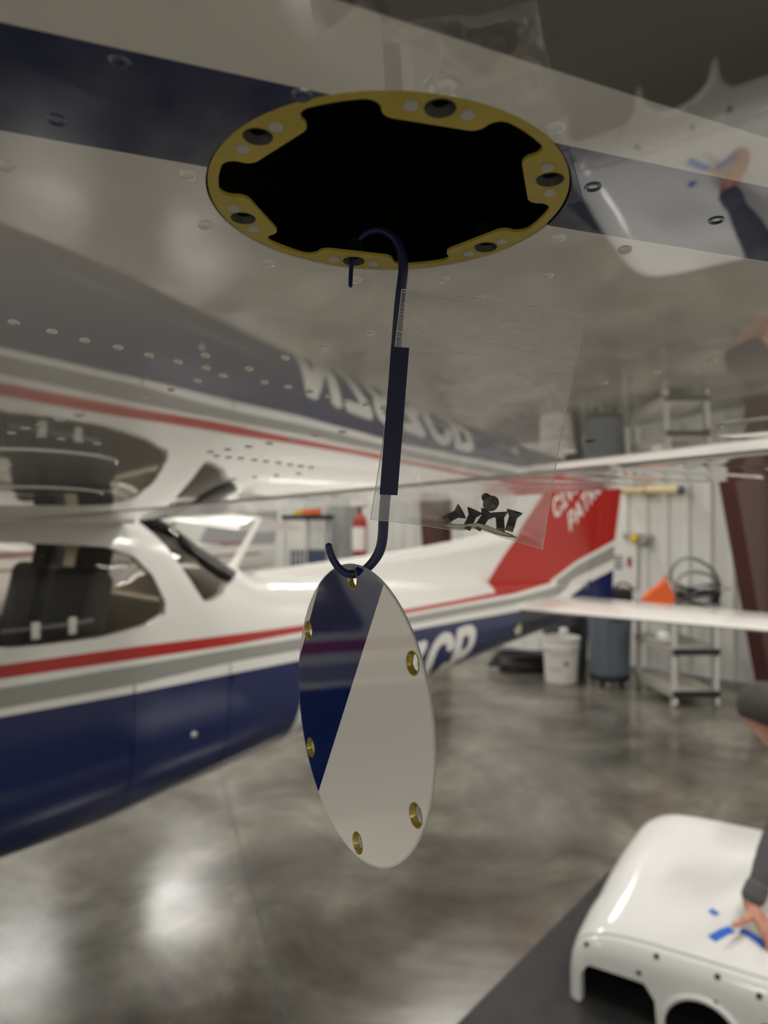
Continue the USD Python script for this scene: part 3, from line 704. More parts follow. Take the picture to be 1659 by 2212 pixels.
ring = obj('reinforcing_ring', prism(ring_poly(), 0.0011, lambda v: ring_pt(v[:, 0], v[:, 1], v[:, 2] + 0.0006)), 'zinc_yellow', AC, smooth=20, label='yellow primed reinforcing ring in the open wing hole')
for k in range(6):
    th = k * math.pi / 3; c, s_ = math.cos(th), math.sin(th)
    ctr = ring_pt(R_HOLE * c, R_HOLE * s_, 0.0004); t_ = -s_ * R1 + c * R2; rad = c * R1 + s_ * R2
    dm = tor([(0.0044, 0.0), (0.0034, 0.0011), (0.0024, 0.0019), (0.0024, 0.0034), (0.0040, 0.0034), (0.0050, 0.0009)], ctr, -RN, 28)
    obj('screw_dimple', dm, 'dimple_metal', ring, smooth=40)
    obj('anchor_nut', tor([(0.0021, 0.0036), (0.0044, 0.0036), (0.0040, 0.0085), (0.0021, 0.0085)], ctr, -RN, 16), 'dark_metal', ring, smooth=40)
    for sg in (-1, 1):
        obj('rivet', lathe([(0, 0), (0.0021, 0), (0.0021, 0.0007), (0, 0.0007)], ctr + sg * 0.0083 * t_ - rad * 0.0004 + RN * 0.00045, -RN, 16), 'rivet_grey', ring, smooth=30)
# wing structure seen dimly inside
obj('wing_rib', bx(AL(_a + 0.05, _l + 0.09, wing_z(_a, _l) + 0.06), (0.5, 0.002, 0.11), np.stack([EA, EL, [0, 0, 1.0]], 1)), 'dark_metal', AC)

# ================================================================== hook, cover, tape, bag, screws
hk_px = [(757, 617, .3146), (758, 590, .3150), (759.5, 570, .3153), (762, 552, .3152), (770, 528, .3146), (785, 508, .3138), (808, 497, .3130), (833, 501, .3123), (856, 520, .3118), (868, 548, .3116), (871, 580, .3117), (867, 620, .3120), (858, 720, .3128),
         (846, 900, .3140), (835, 1050, .3150), (829, 1120, .3153), (826, 1165, .3156), (820, 1190, .3157), (808, 1211, .3156), (792, 1228, .3154), (775, 1238, .3152), (760, 1241, .3149), (743, 1236, .3146), (728, 1222, .3144), (716, 1201, .3143), (710, 1180, .3142)]
hk = spline([at(*p) for p in hk_px], 160)
tt = np.linspace(0, 1, 160)
hr = np.interp(tt, [0, 0.045, 0.10, 0.17, 0.6, 0.84, 0.93, 1.0], [0.00085, 0.00095, 0.0014, 0.0020, 0.0023, 0.0021, 0.0016, 0.00145])
hook = thing('wire_hook', at(866, 600, .313), 'navy blue double-ended wire hook hanging from the far screw hole of the open ring', 'hook')
obj('wire', tube(hk, hr, 16), 'navy_wire', hook, smooth=60)
for q, r_ in ((0, hr[0]), (-1, hr[-1])):
    s_ = trimesh.creation.icosphere(2, r_); s_.apply_translation(hk[q]); obj('wire_tip', s_, 'navy_wire', hook, smooth=True)

CC = np.array([-0.01191, 0.31508, -0.08197 + H]); CN = -np.array([0.8755, 0.4829, 0.0163]); C1 = np.array([-0.0200, 0.0023, 0.9998]); C1 -= CN * (C1 @ CN); C1 /= np.linalg.norm(C1); C2 = np.cross(CN, C1)
if C2 @ np.array([0.4827, -0.8757, 0.0117]) < 0: C2 = -C2
def cov_pt(x, y, h=0.0): x, y, h = np.broadcast_arrays(x, y, h); return CC + x[..., None] * C1 + y[..., None] * C2 + h[..., None] * CN
def cov_line(p, q, inside):
    A, B, I = (on_plane(*x, CC, CN) for x in (p, q, inside)); d = (B - A) / np.linalg.norm(B - A); n = np.cross(d, CN); n *= np.sign(n @ (I - A)); return n, n @ A
g = Graph(); m1 = cov_line((828, 1265), (688, 1710), (720, 1400)); m2 = cov_line((692, 1253), (646, 1424), (720, 1400))
b = g.mul(g.gt(g.dot(m1[0]), m1[1]), g.gt(g.dot(m2[0]), m2[1])); g.done('cover_paint', g.over((0.76, 0.745, 0.70), NAVY, b), 0.04, bump=[(25.0, 0.00008)])
P = Point(0, 0).buffer(0.0604, quad_segs=64)
cov = thing('inspection_cover', CC - C1 * 0.06, 'round white inspection cover with a navy band hanging edgewise from the wire hook', 'cover plate')
for k in range(6):
    th = k * math.pi / 3; P = P.difference(Point(R_HOLE * math.cos(th), R_HOLE * math.sin(th)).buffer(0.0041, quad_segs=8))
plate = obj('plate', prism(P, 0.0009, lambda v: cov_pt(v[:, 0], v[:, 1], -v[:, 2])), 'cover_paint', cov, smooth=20)
obj('edge_lip', tor([(0.0599, 0.00012), (0.0604, -0.0001), (0.0606, -0.00045), (0.0604, -0.0009), (0.0599, -0.0009)], CC, CN, 128), 'rivet_grey', cov, smooth=60)
for k in range(6):
    th = k * math.pi / 3; ctr = cov_pt(R_HOLE * math.cos(th), R_HOLE * math.sin(th))
    obj('screw_dimple', tor([(0.0041, 0.0002), (0.0045, 0.0002), (0.0047, -0.0004), (0.0037, -0.0018), (0.0031, -0.0019), (0.0031, -0.0015)], ctr, CN, 32), 'gold_dimple', cov, smooth=40)

tp = [at(x, y, .3086) for x, y in ((845, 749), (884, 752), (858.5, 1070), (820, 1068))]
tape = thing('tape_strip', at(852, 910, .3086), 'narrow navy tape strip holding the plastic bag to the hook shank', 'tape')
def quad_sheet(q, th, n=(0, -1, 0)):
    n = np.asarray(n, float) * th; q = np.asarray(q); return loft([q, q + n])
obj('strip', quad_sheet(tp, 0.0004), 'navy_tape', tape, smooth=False)
BY = 0.3093
bag = thing('zip_bag', at(1040, 900, BY), 'small clear zip-top plastic bag with six screws in it, taped to the hook', 'plastic bag')
def curve(pts):
    p = np.array(pts, float); d = np.r_[0, np.cumsum(np.linalg.norm(np.diff(p, axis=0), axis=1))]; d /= d[-1]
    return PchipInterpolator(d, p[:, 0]), PchipInterpolator(d, p[:, 1])
bt, bb_ = curve([(868, 625), (950, 633), (1070, 646), (1180, 664), (1264, 685)]), curve([(800, 1122), (900, 1133), (1000, 1146), (1024, 1143), (1080, 1159), (1172, 1187)])
bl_, br_ = curve([(868, 625), (853, 750), (830, 930), (800, 1122)]), curve([(1264, 685), (1245, 775), (1219, 905), (1195, 1040), (1172, 1187)])
E = lambda c, t: np.stack([c[0](t), c[1](t)], -1)
def bag_px(u, v):
    u, v = np.asarray(u, float), np.asarray(v, float)
    T, B, L, R = E(bt, u), E(bb_, u), E(bl_, v), E(br_, v); u_, v_ = u[..., None], v[..., None]
    c00, c10, c01, c11 = E(bt, 0.0), E(bt, 1.0), E(bb_, 0.0), E(bb_, 1.0)
    return (1 - v_) * T + v_ * B + (1 - u_) * L + u_ * R - ((1 - u_) * (1 - v_) * c00 + u_ * (1 - v_) * c10 + (1 - u_) * v_ * c01 + u_ * v_ * c11)
def bag_half(u, v):          # half thickness of the pouch
    e = np.clip(np.minimum.reduce([u, 1 - u, (1 - v)]) / 0.03, 0, 1); e = e * e * (3 - 2 * e)
    bul = 0.0040 * np.exp(-((u - 0.63) / 0.24) ** 2 - ((v - 0.88) / 0.12) ** 2) + 0.0014 * np.sin(np.pi * np.clip(u, 0, 1)) * np.clip((v - 0.3) / 0.4, 0, 1)
    return 0.00012 + e * np.clip((v - 0.24) / 0.08, 0, 1) * bul
def crease(u, v, p, q, w):
    p, q = np.array(p), np.array(q); d = q - p; L = np.hypot(*d); t = np.clip(((u - p[0]) * d[0] + (v - p[1]) * d[1]) / L ** 2, 0, 1)
    r = np.hypot(u - p[0] - t * d[0], v - p[1] - t * d[1]); return np.exp(-(r / w) ** 2) * np.sin(np.pi * (0.1 + 0.8 * t))
def bag_wrinkle(u, v, s):
    k = np.clip((v - 0.27) / 0.1, 0, 1) * np.clip(np.minimum(u, 1 - u) / 0.05, 0, 1) * np.clip((1 - v) / 0.05, 0, 1)
    p = np.stack([u * 5, v * 6, np.full_like(u, s * 9.0)], -1)
    w = (meshkit.fbm(p, 3, 3 + s) - 0.5) * 0.0022
    if s == 0:
        for c in (((0.07, 0.30), (0.40, 0.58), 0.030), ((0.38, 0.58), (0.80, 0.64), 0.032), ((0.78, 0.63), (0.93, 0.80), 0.028), ((0.10, 0.34), (0.24, 0.66), 0.035), ((0.15, 0.62), (0.50, 0.68), 0.035), ((0.25, 0.58), (0.42, 0.84), 0.03)): w = w - 0.0013 * crease(u, v, *c)
    else:
        for c in (((0.10, 0.40), (0.28, 0.85), 0.04), ((0.2, 0.55), (0.6, 0.60), 0.035), ((0.55, 0.62), (0.30, 0.85), 0.035)): w = w + 0.0013 * crease(u, v, *c)
    return k * w
def bag_pt(u, v, s, push=0.0):
    u, v = np.broadcast_arrays(np.asarray(u, float), np.asarray(v, float)); px = bag_px(u, v); sg = -1 if s == 0 else 1
    Y = BY + sg * (bag_half(u, v) + push) + bag_wrinkle(u, v, s)
    k = np.clip((u - 0.13) / 0.14, 0, 1); k = k * k * (3 - 2 * k)          # flat where the tape holds it
    Y = (1 - k) * (BY + sg * 0.00012 + (0.0 if s == 0 else 0.00006)) + k * Y
    return np.stack([(px[..., 0] - CX) / FPX * Y, Y, -(px[..., 1] - CY) / FPX * Y + H], -1)
us, vs = np.linspace(0, 1, 110), np.linspace(0, 1, 130)
def film_sheet(s):
    p, f, n, m = grid_mesh(lambda u, v: bag_pt(u, v, s), us, vs); p2, _, _, _ = grid_mesh(lambda u, v: bag_pt(u, v, s) + np.array([0, 0.00003 if s else -0.00003, 0]), us, vs)
    return p, f
p, f = film_sheet(0); obj('front_film', (p, f), 'bag_film', bag, smooth=True)
p, f = film_sheet(1); obj('back_film', (p, f), 'bag_back', bag, smooth=True)
uu = np.linspace(0.0, 1.0, 60)
zipv = [(0.012, .00010), (0.035, .00009), (0.060, .00010), (0.078, .00008), (0.094, .00009), (0.108, .00008), (0.122, .00010), (0.136, .00009), (0.150, .00008), (0.166, .00010), (0.180, .00022), (0.205, .00012), (0.250, .00026)]
for v_, r_ in zipv: obj('zip_ridge', tube(bag_pt(uu, np.full(60, v_), 0, 0.00012), r_ * 0.85, 6), 'zip_white', bag, smooth=60)
vv = np.linspace(0, 1, 60)
for u_, e_, s_ in ((0.0, None, 0), (1.0, None, 0)): obj('side_seam', tube(bag_pt(np.full(60, u_), vv, 0, 0.0001), 0.00018, 6), 'zip_white', bag, smooth=60)
obj('top_hem', tube(bag_pt(uu, np.full(60, 0.0), 0, 0.0001), 0.00016, 6), 'zip_white', bag, smooth=60)
obj('bottom_hem', tube(bag_pt(uu, np.full(60, 1.0), 0, 0.0001), 0.00010, 6), 'zip_white', bag, smooth=60)
hc = at(890, 674, BY - 0.0004); obj('hang_hole', tor([(0.00275, -0.0001), (0.00285, 0.0), (0.00295, -0.0001)], hc, (0, -1, 0), 32), 'zip_white', bag, smooth=60)

def screw(hp, tp_, label, depth=0.0, L=0.0085, tilt=None):
    h = at(*hp, BY + depth); ax = (at(*tp_, BY + depth) - h) if tilt is None else np.asarray(tilt, float); ax = ax / np.linalg.norm(ax)
    t = thing('flat_head_screw', h, label, 'screw', 'loose screws in the plastic bag')
    top = lathe([(0.0, 0.0), (0.0033, 0.0), (0.0034, 0.0002), (0.0019, 0.0023), (0.0, 0.0023)], h, ax, 24)
    F = frame(ax)
    slot = man64(bx(h, (0.0042, 0.0008, 0.0018), F)) + man64(bx(h, (0.0008, 0.0042, 0.0018), F))
    obj('head', to_tri(man64(top) - slot), 'screw_face' if tilt is not None else 'screw_black', t, smooth=30)
    prof = [(0.0, 0.0022)]; z = 0.0022; n = 0
    while z < L - 0.0020: prof += [(0.00150, z), (0.00190, z + 0.00030)]; z += 0.00062
    prof += [(0.0015, z), (0.0, z)]
    obj('thread', lathe(prof, h, ax, 18), 'screw_black', t, smooth=20)
    obj('screw_tip', lathe([(0, z - 0.0001), (0.00172, z - 0.0001), (0.00172, z + 0.0007), (0.0016, z + 0.0008), (0.0016, z + 0.0010), (0.00172, z + 0.0011), (0.0017, L - 0.0002), (0.0015, L), (0, L)], h, ax, 18), 'screw_brass', t, smooth=30)
screw((998, 1104), (960, 1124), 'dark screw lying leftmost of those in the bag, head to the right')
screw((1026, 1102), (1008, 1142), 'dark screw leaning in the bag between the leftmost one and the round-faced one')
screw((1055, 1106), (1031, 1142), 'dark screw slanting down directly beneath the round-faced screw', depth=0.0008)
screw((1079, 1106), (1082, 1150), 'dark screw standing upright in the bag, second from the right')
screw((1112, 1104), (1100, 1145), 'dark screw furthest right in the bag, with its head uppermost')
screw((1061, 1088), (0, 0), 'screw resting on top of the others with its round head facing out', depth=-0.0024, L=0.0080, tilt=(-0.18, 0.93, 0.38))

# ================================================================== engine cowling on its mat
CU, CV = np.array([0.55, 0.835, 0]), np.array([0.835, -0.55, 0])      # rearward, to the right
CO = np.array([0.70, 2.99, 0.0])                                    # front left corner on the floor
CWID, CLEN, CH = 1.02, 1.02, 0.375
def cow(u, v, h): u, v, h = np.broadcast_arrays(u, v, h); return CO + u[..., None] * CU + (v + CWID / 2)[..., None] * CV + h[..., None] * np.array([0, 0, 1.0])
md, mp = np.array([0.603, 0.797, 0]), np.array([0.797, -0.603, 0])
m0 = floor_at(990, 2212); mA, mB = m0 - md * 0.9, floor_at(1310, 1890) + md * 0.02
obj('floor_mat', loft([[p + [0, 0, z] for p in (mA, mA + mp * 1.9, mB + mp * 1.9, mB)] for z in (0.0005, 0.008)]), 'mat_rubber', smooth=False, label='flat dark grey rubber mat on the concrete under the white cowling', cat='mat')
cw = thing('engine_cowling', cow(0.5, 0, 0.008), 'white upper engine cowling with a round nose opening, set down on the dark mat', 'engine cowling')
us_ = np.r_[0.0, 0.012, 0.03, 0.06, 0.10, 0.15, 0.20, 0.26, 0.35, 0.5, 0.65, 0.8, 0.92, 0.985, 1.0, 1.012]
ws_ = np.array([0.455, 0.478, 0.490, 0.498, 0.503, 0.506, 0.508, 0.51, 0.505, 0.51, 0.51, 0.505, 0.50, 0.488, 0.474, 0.45]) * 1.0
hs_ = np.array([0.215, 0.250, 0.272, 0.288, 0.300, 0.311, 0.321, 0.332, 0.349, 0.376, 0.402, 0.424, 0.437, 0.436, 0.428, 0.41])
iw, ih = PchipInterpolator(us_, ws_), PchipInterpolator(us_, hs_)
def cowl_sec(u, inset=0.0):
    th = np.linspace(0, np.pi, 50); n = 4.6
    v = (iw(u) - inset) * np.sign(np.cos(th)) * np.abs(np.cos(th)) ** (2 / n); h = (ih(u) - inset) * np.sin(th) ** (2 / n)
    return np.vstack([np.stack([np.full(50, u), -v, h + 0.008], 1), [[u, iw(u) - inset, 0.008 - (0.05 if inset else 0)], [u, -(iw(u) - inset), 0.008 - (0.05 if inset else 0)]]])
du = np.unique(np.r_[us_, np.linspace(0, 1.012, 40)])
C3 = lambda q: cow(q[:, 0], q[:, 1], q[:, 2])
co = man64(loft([C3(cowl_sec(u)) for u in du])); ci = man64(loft([C3(cowl_sec(u, 0.012)) for u in np.linspace(0.045, 1.002, 36)]))
def front_prism(poly, u0=-0.1, u1=0.16): return man64(prism(poly, u1 - u0, lambda v: cow(v[:, 2] + u0, v[:, 0], v[:, 1])))
inl = Polygon([(-0.42, -0.10), (-0.42, 0.11), (-0.40, 0.14), (-0.21, 0.14), (-0.18, 0.10), (-0.165, -0.10)]).buffer(0.02)
inr = Polygon([(-x, y) for x, y in inl.exterior.coords])
spin = Point(0, 0.035).buffer(0.135, quad_segs=32)
cowl = co - ci - front_prism(inl) - front_prism(inr) - front_prism(spin, u1=0.2)
split = man64(prism(sbox(-0.9, -0.5, 0.9, 0.9), 0.6, lambda v: cow(v[:, 2] - 0.558, v[:, 0], v[:, 1])))      # everything ahead of u = 0.042
gap = man64(prism(sbox(-0.9, -0.5, 0.9, 0.9), 0.607, lambda v: cow(v[:, 2] - 0.558, v[:, 0], v[:, 1])))
obj('nose_bowl', to_tri(cowl ^ split), 'cowl_white', cw, smooth=40)
obj('top_panel', to_tri(cowl - gap), 'cowl_white', cw, smooth=40)
obj('joint_flange', to_tri((man64(loft([C3(cowl_sec(u, 0.0105)) for u in (0.03, 0.042, 0.06, 0.08)])) - man64(loft([C3(cowl_sec(u, 0.018)) for u in (0.02, 0.042, 0.06, 0.09)])))), 'steel_grey', cw, smooth=40)
obj('spinner_lip', tube([cow(-0.002 + iw(0) * 0, 0.137 * math.cos(t), 0.035 + 0.137 * math.sin(t)) for t in np.linspace(0.02, math.pi - 0.02, 40)], 0.011, 10), 'cowl_white', cw, smooth=60)
def cowl_top(u, v):
    n = 4.6; return ih(u) * (1 - np.clip(abs(v) / iw(u), 0, 0.999) ** n) ** (1 / n) + 0.008
def cow_hit(px, py):
    d = ray(px, py); best = None
    for Y in np.linspace(2.2, 4.6, 2400):
        p = d * Y + [0, 0, H]; q = p - CO; u, v = q @ CU / (CU @ CU), q @ CV / (CV @ CV) - CWID / 2
        if 0 < u < 1.01 and abs(v) < iw(u) * 0.999 and p[2] < cowl_top(u, v): return u, v, p
    return None
for px_, py_ in ((1267, 2040), (1418, 2066), (1550, 2110), (1640, 2152), (1457, 1757), (1545, 2165), (1380, 2100)):
    h_ = cow_hit(px_, py_)
    if h_ is None: continue
    u, v, p = h_; e = 1e-3
    n = np.cross(cow(u + e, v, cowl_top(u + e, v)) - cow(u, v, cowl_top(u, v)), cow(u, v + e, cowl_top(u, v + e)) - cow(u, v, cowl_top(u, v))); n *= np.sign(n[2])
    obj('fastener', lathe([(0, -0.001), (0.0105, -0.001), (0.0105, 0.001), (0.008, 0.0025), (0, 0.0025)], p, n, 16), 'dark_metal', cw, smooth=40)

# ================================================================== kneeling person, mostly beyond the right edge
def Wp(x, y, z): return np.array([x, y, z + H])
J = {'pelvis': Wp(2.28, 3.15, -1.42), 'belly': Wp(2.16, 3.15, -1.26), 'chest': Wp(1.98, 3.14, -1.08), 'neck0': Wp(1.77, 3.13, -1.00), 'neck1': Wp(1.64, 3.13, -0.945), 'head': Wp(1.572, 3.14, -0.835),
     'shA': Wp(1.79, 3.00, -1.06), 'elA': Wp(1.535, 2.95, -1.245), 'wrA': Wp(1.380, 2.875, -1.469), 'shB': Wp(2.04, 3.30, -0.93), 'elB': Wp(2.26, 3.42, -1.08), 'wrB': Wp(2.22, 3.62, -1.22),
     'hipA': Wp(2.25, 3.10, -1.45), 'knA': Wp(2.28, 3.52, -1.80), 'anA': Wp(2.30, 3.08, -1.84), 'toA': Wp(2.31, 2.98, -1.86), 'hipB': Wp(2.42, 3.16, -1.45), 'knB': Wp(2.52, 3.56, -1.80), 'anB': Wp(2.50, 3.12, -1.84), 'toB': Wp(2.51, 3.02, -1.86)}
BONES = [('pelvis', 'belly'), ('belly', 'chest'), ('chest', 'neck0'), ('neck0', 'neck1'), ('neck1', 'head'), ('chest', 'shA'), ('chest', 'shB'), ('neck0', 'shA'), ('neck0', 'shB'), ('shA', 'elA'), ('elA', 'wrA'), ('shB', 'elB'), ('elB', 'wrB'),
         ('pelvis', 'hipA'), ('pelvis', 'hipB'), ('hipA', 'knA'), ('knA', 'anA'), ('hipB', 'knB'), ('knB', 'anB'), ('anA', 'toA'), ('anB', 'toB')]
RD = {'pelvis': .13, 'belly': .125, 'chest': .135, 'neck0': .06, 'neck1': .055, 'head': .088, 'shA': .06, 'elA': .042, 'wrA': .029, 'shB': .06, 'elB': .042, 'wrB': .029, 'hipA': .095, 'knA': .058, 'anA': .042, 'toA': .035, 'hipB': .095, 'knB': .058, 'anB': .042, 'toB': .035}
def body_mesh(bones, grow=0.0, extra=None):
    ms = None
    ex = dict(J); rr = {k: v + grow for k, v in RD.items()}
    if extra: ex.update({k: v[0] for k, v in extra.items()}); rr.update({k: v[1] for k, v in extra.items()})
    for a, b in bones:
        pts = np.vstack([np.asarray(trimesh.creation.icosphere(2, rr[k]).vertices) + ex[k] for k in (a, b)])
        h_ = man64(trimesh.convex.convex_hull(pts)); ms = h_ if ms is None else ms + h_
    return ms
# head frame: seen from the side and a little behind, the face turned to the right
hf = np.array([0.90, 0.25, -0.30]); hf /= np.linalg.norm(hf); hl = np.array([0.22, -0.97, -0.05]); hl -= hf * (hl @ hf); hl /= np.linalg.norm(hl); hu = np.cross(hf, hl)
if hu[2] < 0: hu, hl = -hu, -hl
hc_ = J['head']
def hp(f, l, u): return hc_ + f * hf + l * hl + u * hu
EX = {'skull': (hp(-0.025, 0, 0.03), .092), 'fore': (hp(0.045, 0, 0.035), .062), 'jaw': (hp(0.055, 0, -0.085), .036), 'cheekA': (hp(0.045, 0.04, -0.03), .032), 'cheekB': (hp(0.045, -0.04, -0.03), .032), 'nose0': (hp(0.092, 0, 0.012), .010), 'nose1': (hp(0.116, 0, -0.028), .013), 'mouth': (hp(0.085, 0, -0.065), .018),
      'earA0': (hp(-0.01, 0.087, 0.02), .012), 'earA1': (hp(-0.015, 0.092, -0.025), .010), 'earB0': (hp(-0.01, -0.087, 0.02), .012), 'earB1': (hp(-0.015, -0.092, -0.025), .010)}
hb = [('skull', 'fore'), ('fore', 'jaw'), ('skull', 'jaw'), ('fore', 'cheekA'), ('fore', 'cheekB'), ('cheekA', 'jaw'), ('cheekB', 'jaw'), ('nose0', 'nose1'), ('jaw', 'mouth'), ('mouth', 'nose1'), ('earA0', 'earA1'), ('earB0', 'earB1'), ('neck1', 'skull')]
# hands: palm, four fingers and a thumb, closing on the strip of tape
def hand(wr, d, side, nrm, tag_, curl):
    d = d / np.linalg.norm(d); nrm = nrm - d * (nrm @ d); nrm /= np.linalg.norm(nrm); side = np.cross(nrm, d) * side
    E_, B_ = {}, []
    E_[tag_ + 'w'] = (wr, .027); E_[tag_ + 'p0'] = (wr + d * .035 + side * .016, .019); E_[tag_ + 'p1'] = (wr + d * .035 - side * .016, .018); E_[tag_ + 'k0'] = (wr + d * .085 + side * .030, .0125); E_[tag_ + 'k1'] = (wr + d * .090 + side * .010, .0125); E_[tag_ + 'k2'] = (wr + d * .086 - side * .010, .012); E_[tag_ + 'k3'] = (wr + d * .076 - side * .029, .011)
    B_ += [(tag_ + 'w', tag_ + 'p0'), (tag_ + 'w', tag_ + 'p1'), (tag_ + 'p0', tag_ + 'p1'), (tag_ + 'p0', tag_ + 'k0'), (tag_ + 'p0', tag_ + 'k1'), (tag_ + 'p1', tag_ + 'k2'), (tag_ + 'p1', tag_ + 'k3'), (tag_ + 'k0', tag_ + 'k1'), (tag_ + 'k1', tag_ + 'k2'), (tag_ + 'k2', tag_ + 'k3')]
    for k, (l1, l2, l3) in enumerate(((.042, .026, .020), (.047, .030, .022), (.043, .028, .020), (.034, .021, .018))):
        p = E_[f'{tag_}k{k}'][0]; prev = f'{tag_}k{k}'; ang = 0.25; r = (.0098, .0100, .0095, .0085)[k]
        for q, ln in enumerate((l1, l2, l3)):
            ang += curl[q]; p = p + ln * (d * math.cos(ang) + nrm * math.sin(ang)); nm = f'{tag_}f{k}{q}'; E_[nm] = (p, r * (1 - 0.12 * q)); B_.append((prev, nm)); prev = nm
    t0 = wr + d * .028 + side * .024 + nrm * .006; E_[tag_ + 't0'] = (t0, .015); E_[tag_ + 't1'] = (t0 + d * .014 + side * .040 + nrm * 0.010, .0130); E_[tag_ + 't2'] = (t0 + d * .022 + side * .072 + nrm * .018, .0110); E_[tag_ + 't3'] = (t0 + d * .024 + side * .097 + nrm * .024, .0088)
    B_ += [(tag_ + 'w', tag_ + 't0'), (tag_ + 'p0', tag_ + 't0'), (tag_ + 't0', tag_ + 't1'), (tag_ + 't1', tag_ + 't2'), (tag_ + 't2', tag_ + 't3')]
    return E_, B_
EXA, BA = hand(J['wrA'] + np.array([0.0, -0.008, -0.012]), np.array([0.10, -0.30, -0.19]), 1, np.array([-0.1, -0.25, -0.9]), 'a', (0.05, 0.30, 0.30))
EXB, BB = hand(J['wrB'], np.array([-0.3, -0.25, -0.25]), 1, np.array([-0.2, -0.1, -0.9]), 'b', (0.1, 0.35, 0.3))
per = thing('person', np.array([2.2, 3.15, 0.0]), 'person in a grey sweatshirt kneeling at the right edge, bent over the white cowling', 'person')
skinm = body_mesh(BONES + hb + BA + BB, 0.0, {**EX, **EXA, **EXB})
sk = smooth_body(skinm, 0.011, 6)
obj('body', sk, 'skin', per, smooth=True)
shirt_b = [b for b in BONES if b[0] in ('pelvis', 'belly', 'chest', 'neck0', 'shA', 'elA', 'shB', 'elB') and b[1] not in ('hipA', 'hipB', 'neck1')]
sh = smooth_body(body_mesh(shirt_b, 0.022, {'wrA': (J['wrA'] + 0.10 * (J['elA'] - J['wrA']), .032), 'wrB': (J['wrB'] + 0.16 * (J['elB'] - J['wrB']), .024)}), 0.02, 10)
v = np.asarray(sh.vertices); sh.vertices = v + (sh.vertex_normals * ((meshkit.fbm(v * 14, 3, 5) - 0.5) * 0.016)[:, None])
obj('sweatshirt', sh, 'sweat_grey', per, smooth=True)
obj('cuff', to_tri(man64(trimesh.convex.convex_hull(np.vstack([np.asarray(trimesh.creation.icosphere(3, .043).vertices) + J['wrA'] + t * (J['elA'] - J['wrA']) for t in (0.10, 0.20)])))), 'sweat_grey', per, smooth=True)
tr = smooth_body(body_mesh([('pelvis', 'hipA'), ('pelvis', 'hipB'), ('hipA', 'knA'), ('knA', 'anA'), ('hipB', 'knB'), ('knB', 'anB')], 0.018), 0.025, 8); obj('trousers', tr, 'denim', per, smooth=True)
for q in 'AB': obj('shoe', smooth_body(body_mesh([('an' + q, 'to' + q)], 0.012), 0.02, 4), 'shoe_black', per, smooth=True)
hair = man64(trimesh.convex.convex_hull(np.vstack([np.asarray(trimesh.creation.icosphere(3, r_).vertices) * [1, 1, 1] + c_ for c_, r_ in ((EX['skull'][0], .103), (EX['fore'][0], .0705))])))
hcut = man64(bx(hp(0.155, 0, -0.03), (0.18, 0.4, 0.40), np.stack([hf, hl, hu], 1))) + man64(bx(hp(0.03, 0, -0.115), (0.4, 0.4, 0.16), np.stack([hf, hl, hu], 1)))
for sg in (-1, 1): hcut = hcut + man64(bx(hp(0.0, sg * 0.105, -0.01), (0.06, 0.05, 0.09), np.stack([hf, hl, hu], 1)))
obj('hair', to_tri(hair - hcut), 'hair_grey', per, smooth=50)
for sg in (-1, 1):
    obj('eye', trimesh.Trimesh(np.asarray(trimesh.creation.icosphere(2, .012).vertices) + hp(0.086, sg * 0.031, 0.0), trimesh.creation.icosphere(2).faces), 'eye_white', per, smooth=True)
    obj('eyebrow', tube([hp(0.100, sg * 0.018, 0.026), hp(0.099, sg * 0.035, 0.030), hp(0.090, sg * 0.052, 0.024)], 0.0045, 6), 'hair_grey', per, smooth=True)
    obj('glasses_lens', tor([(0.019, -0.001), (0.0215, -0.001), (0.0215, 0.001), (0.019, 0.001)], hp(0.104, sg * 0.031, -0.002), hf, 24), 'chrome', per)
ncl = (J['neck0'] - J['neck1']) / np.linalg.norm(J['neck0'] - J['neck1'])
obj('collar', tor([(0.058, -0.02), (0.066, -0.022), (0.074, 0.02), (0.066, 0.024)], J['neck1'] + ncl * 0.05, ncl, 32), 'paper_white', per, label='white shirt collar')
# blue masking tape under the hand, and loose pieces of it
def tape_piece(pts, w, label):
    Pn = [cow_hit(*p) for p in pts]; vts = []
    ln = len(Pn)
    for i, (u, v, p) in enumerate(Pn):
        a, b = np.array(Pn[max(i - 1, 0)][:2]), np.array(Pn[min(i + 1, ln - 1)][:2]); d = b - a; d /= np.linalg.norm(d); n = np.array([-d[1], d[0]]) * w / 2
        row = []
        for s_, up in ((1, 0.0035), (-1, 0.0035), (-1, 0.0010), (1, 0.0010)): uu_, v_ = u + s_ * n[0], v + s_ * n[1]; row.append(cow(uu_, v_, cowl_top(uu_, v_) + up))
        vts.append(row)
    obj('masking_tape', loft(vts), 'tape_blue', smooth=30, label=label, cat='tape')
tape_piece([(1537, 2029), (1550, 2022), (1565, 2014), (1582, 2008)], 0.034, 'short blue masking tape end sticking out to the left below the thumb on the cowling')
tape_piece([(1600, 2010), (1620, 2020), (1640, 2034), (1656, 2048)], 0.030, 'blue masking tape strip running under the fingers to the right edge')
tape_piece([(1534, 1967), (1541, 1971), (1549, 1977)], 0.024, 'tiny blue tape end beyond the tip of the thumb')

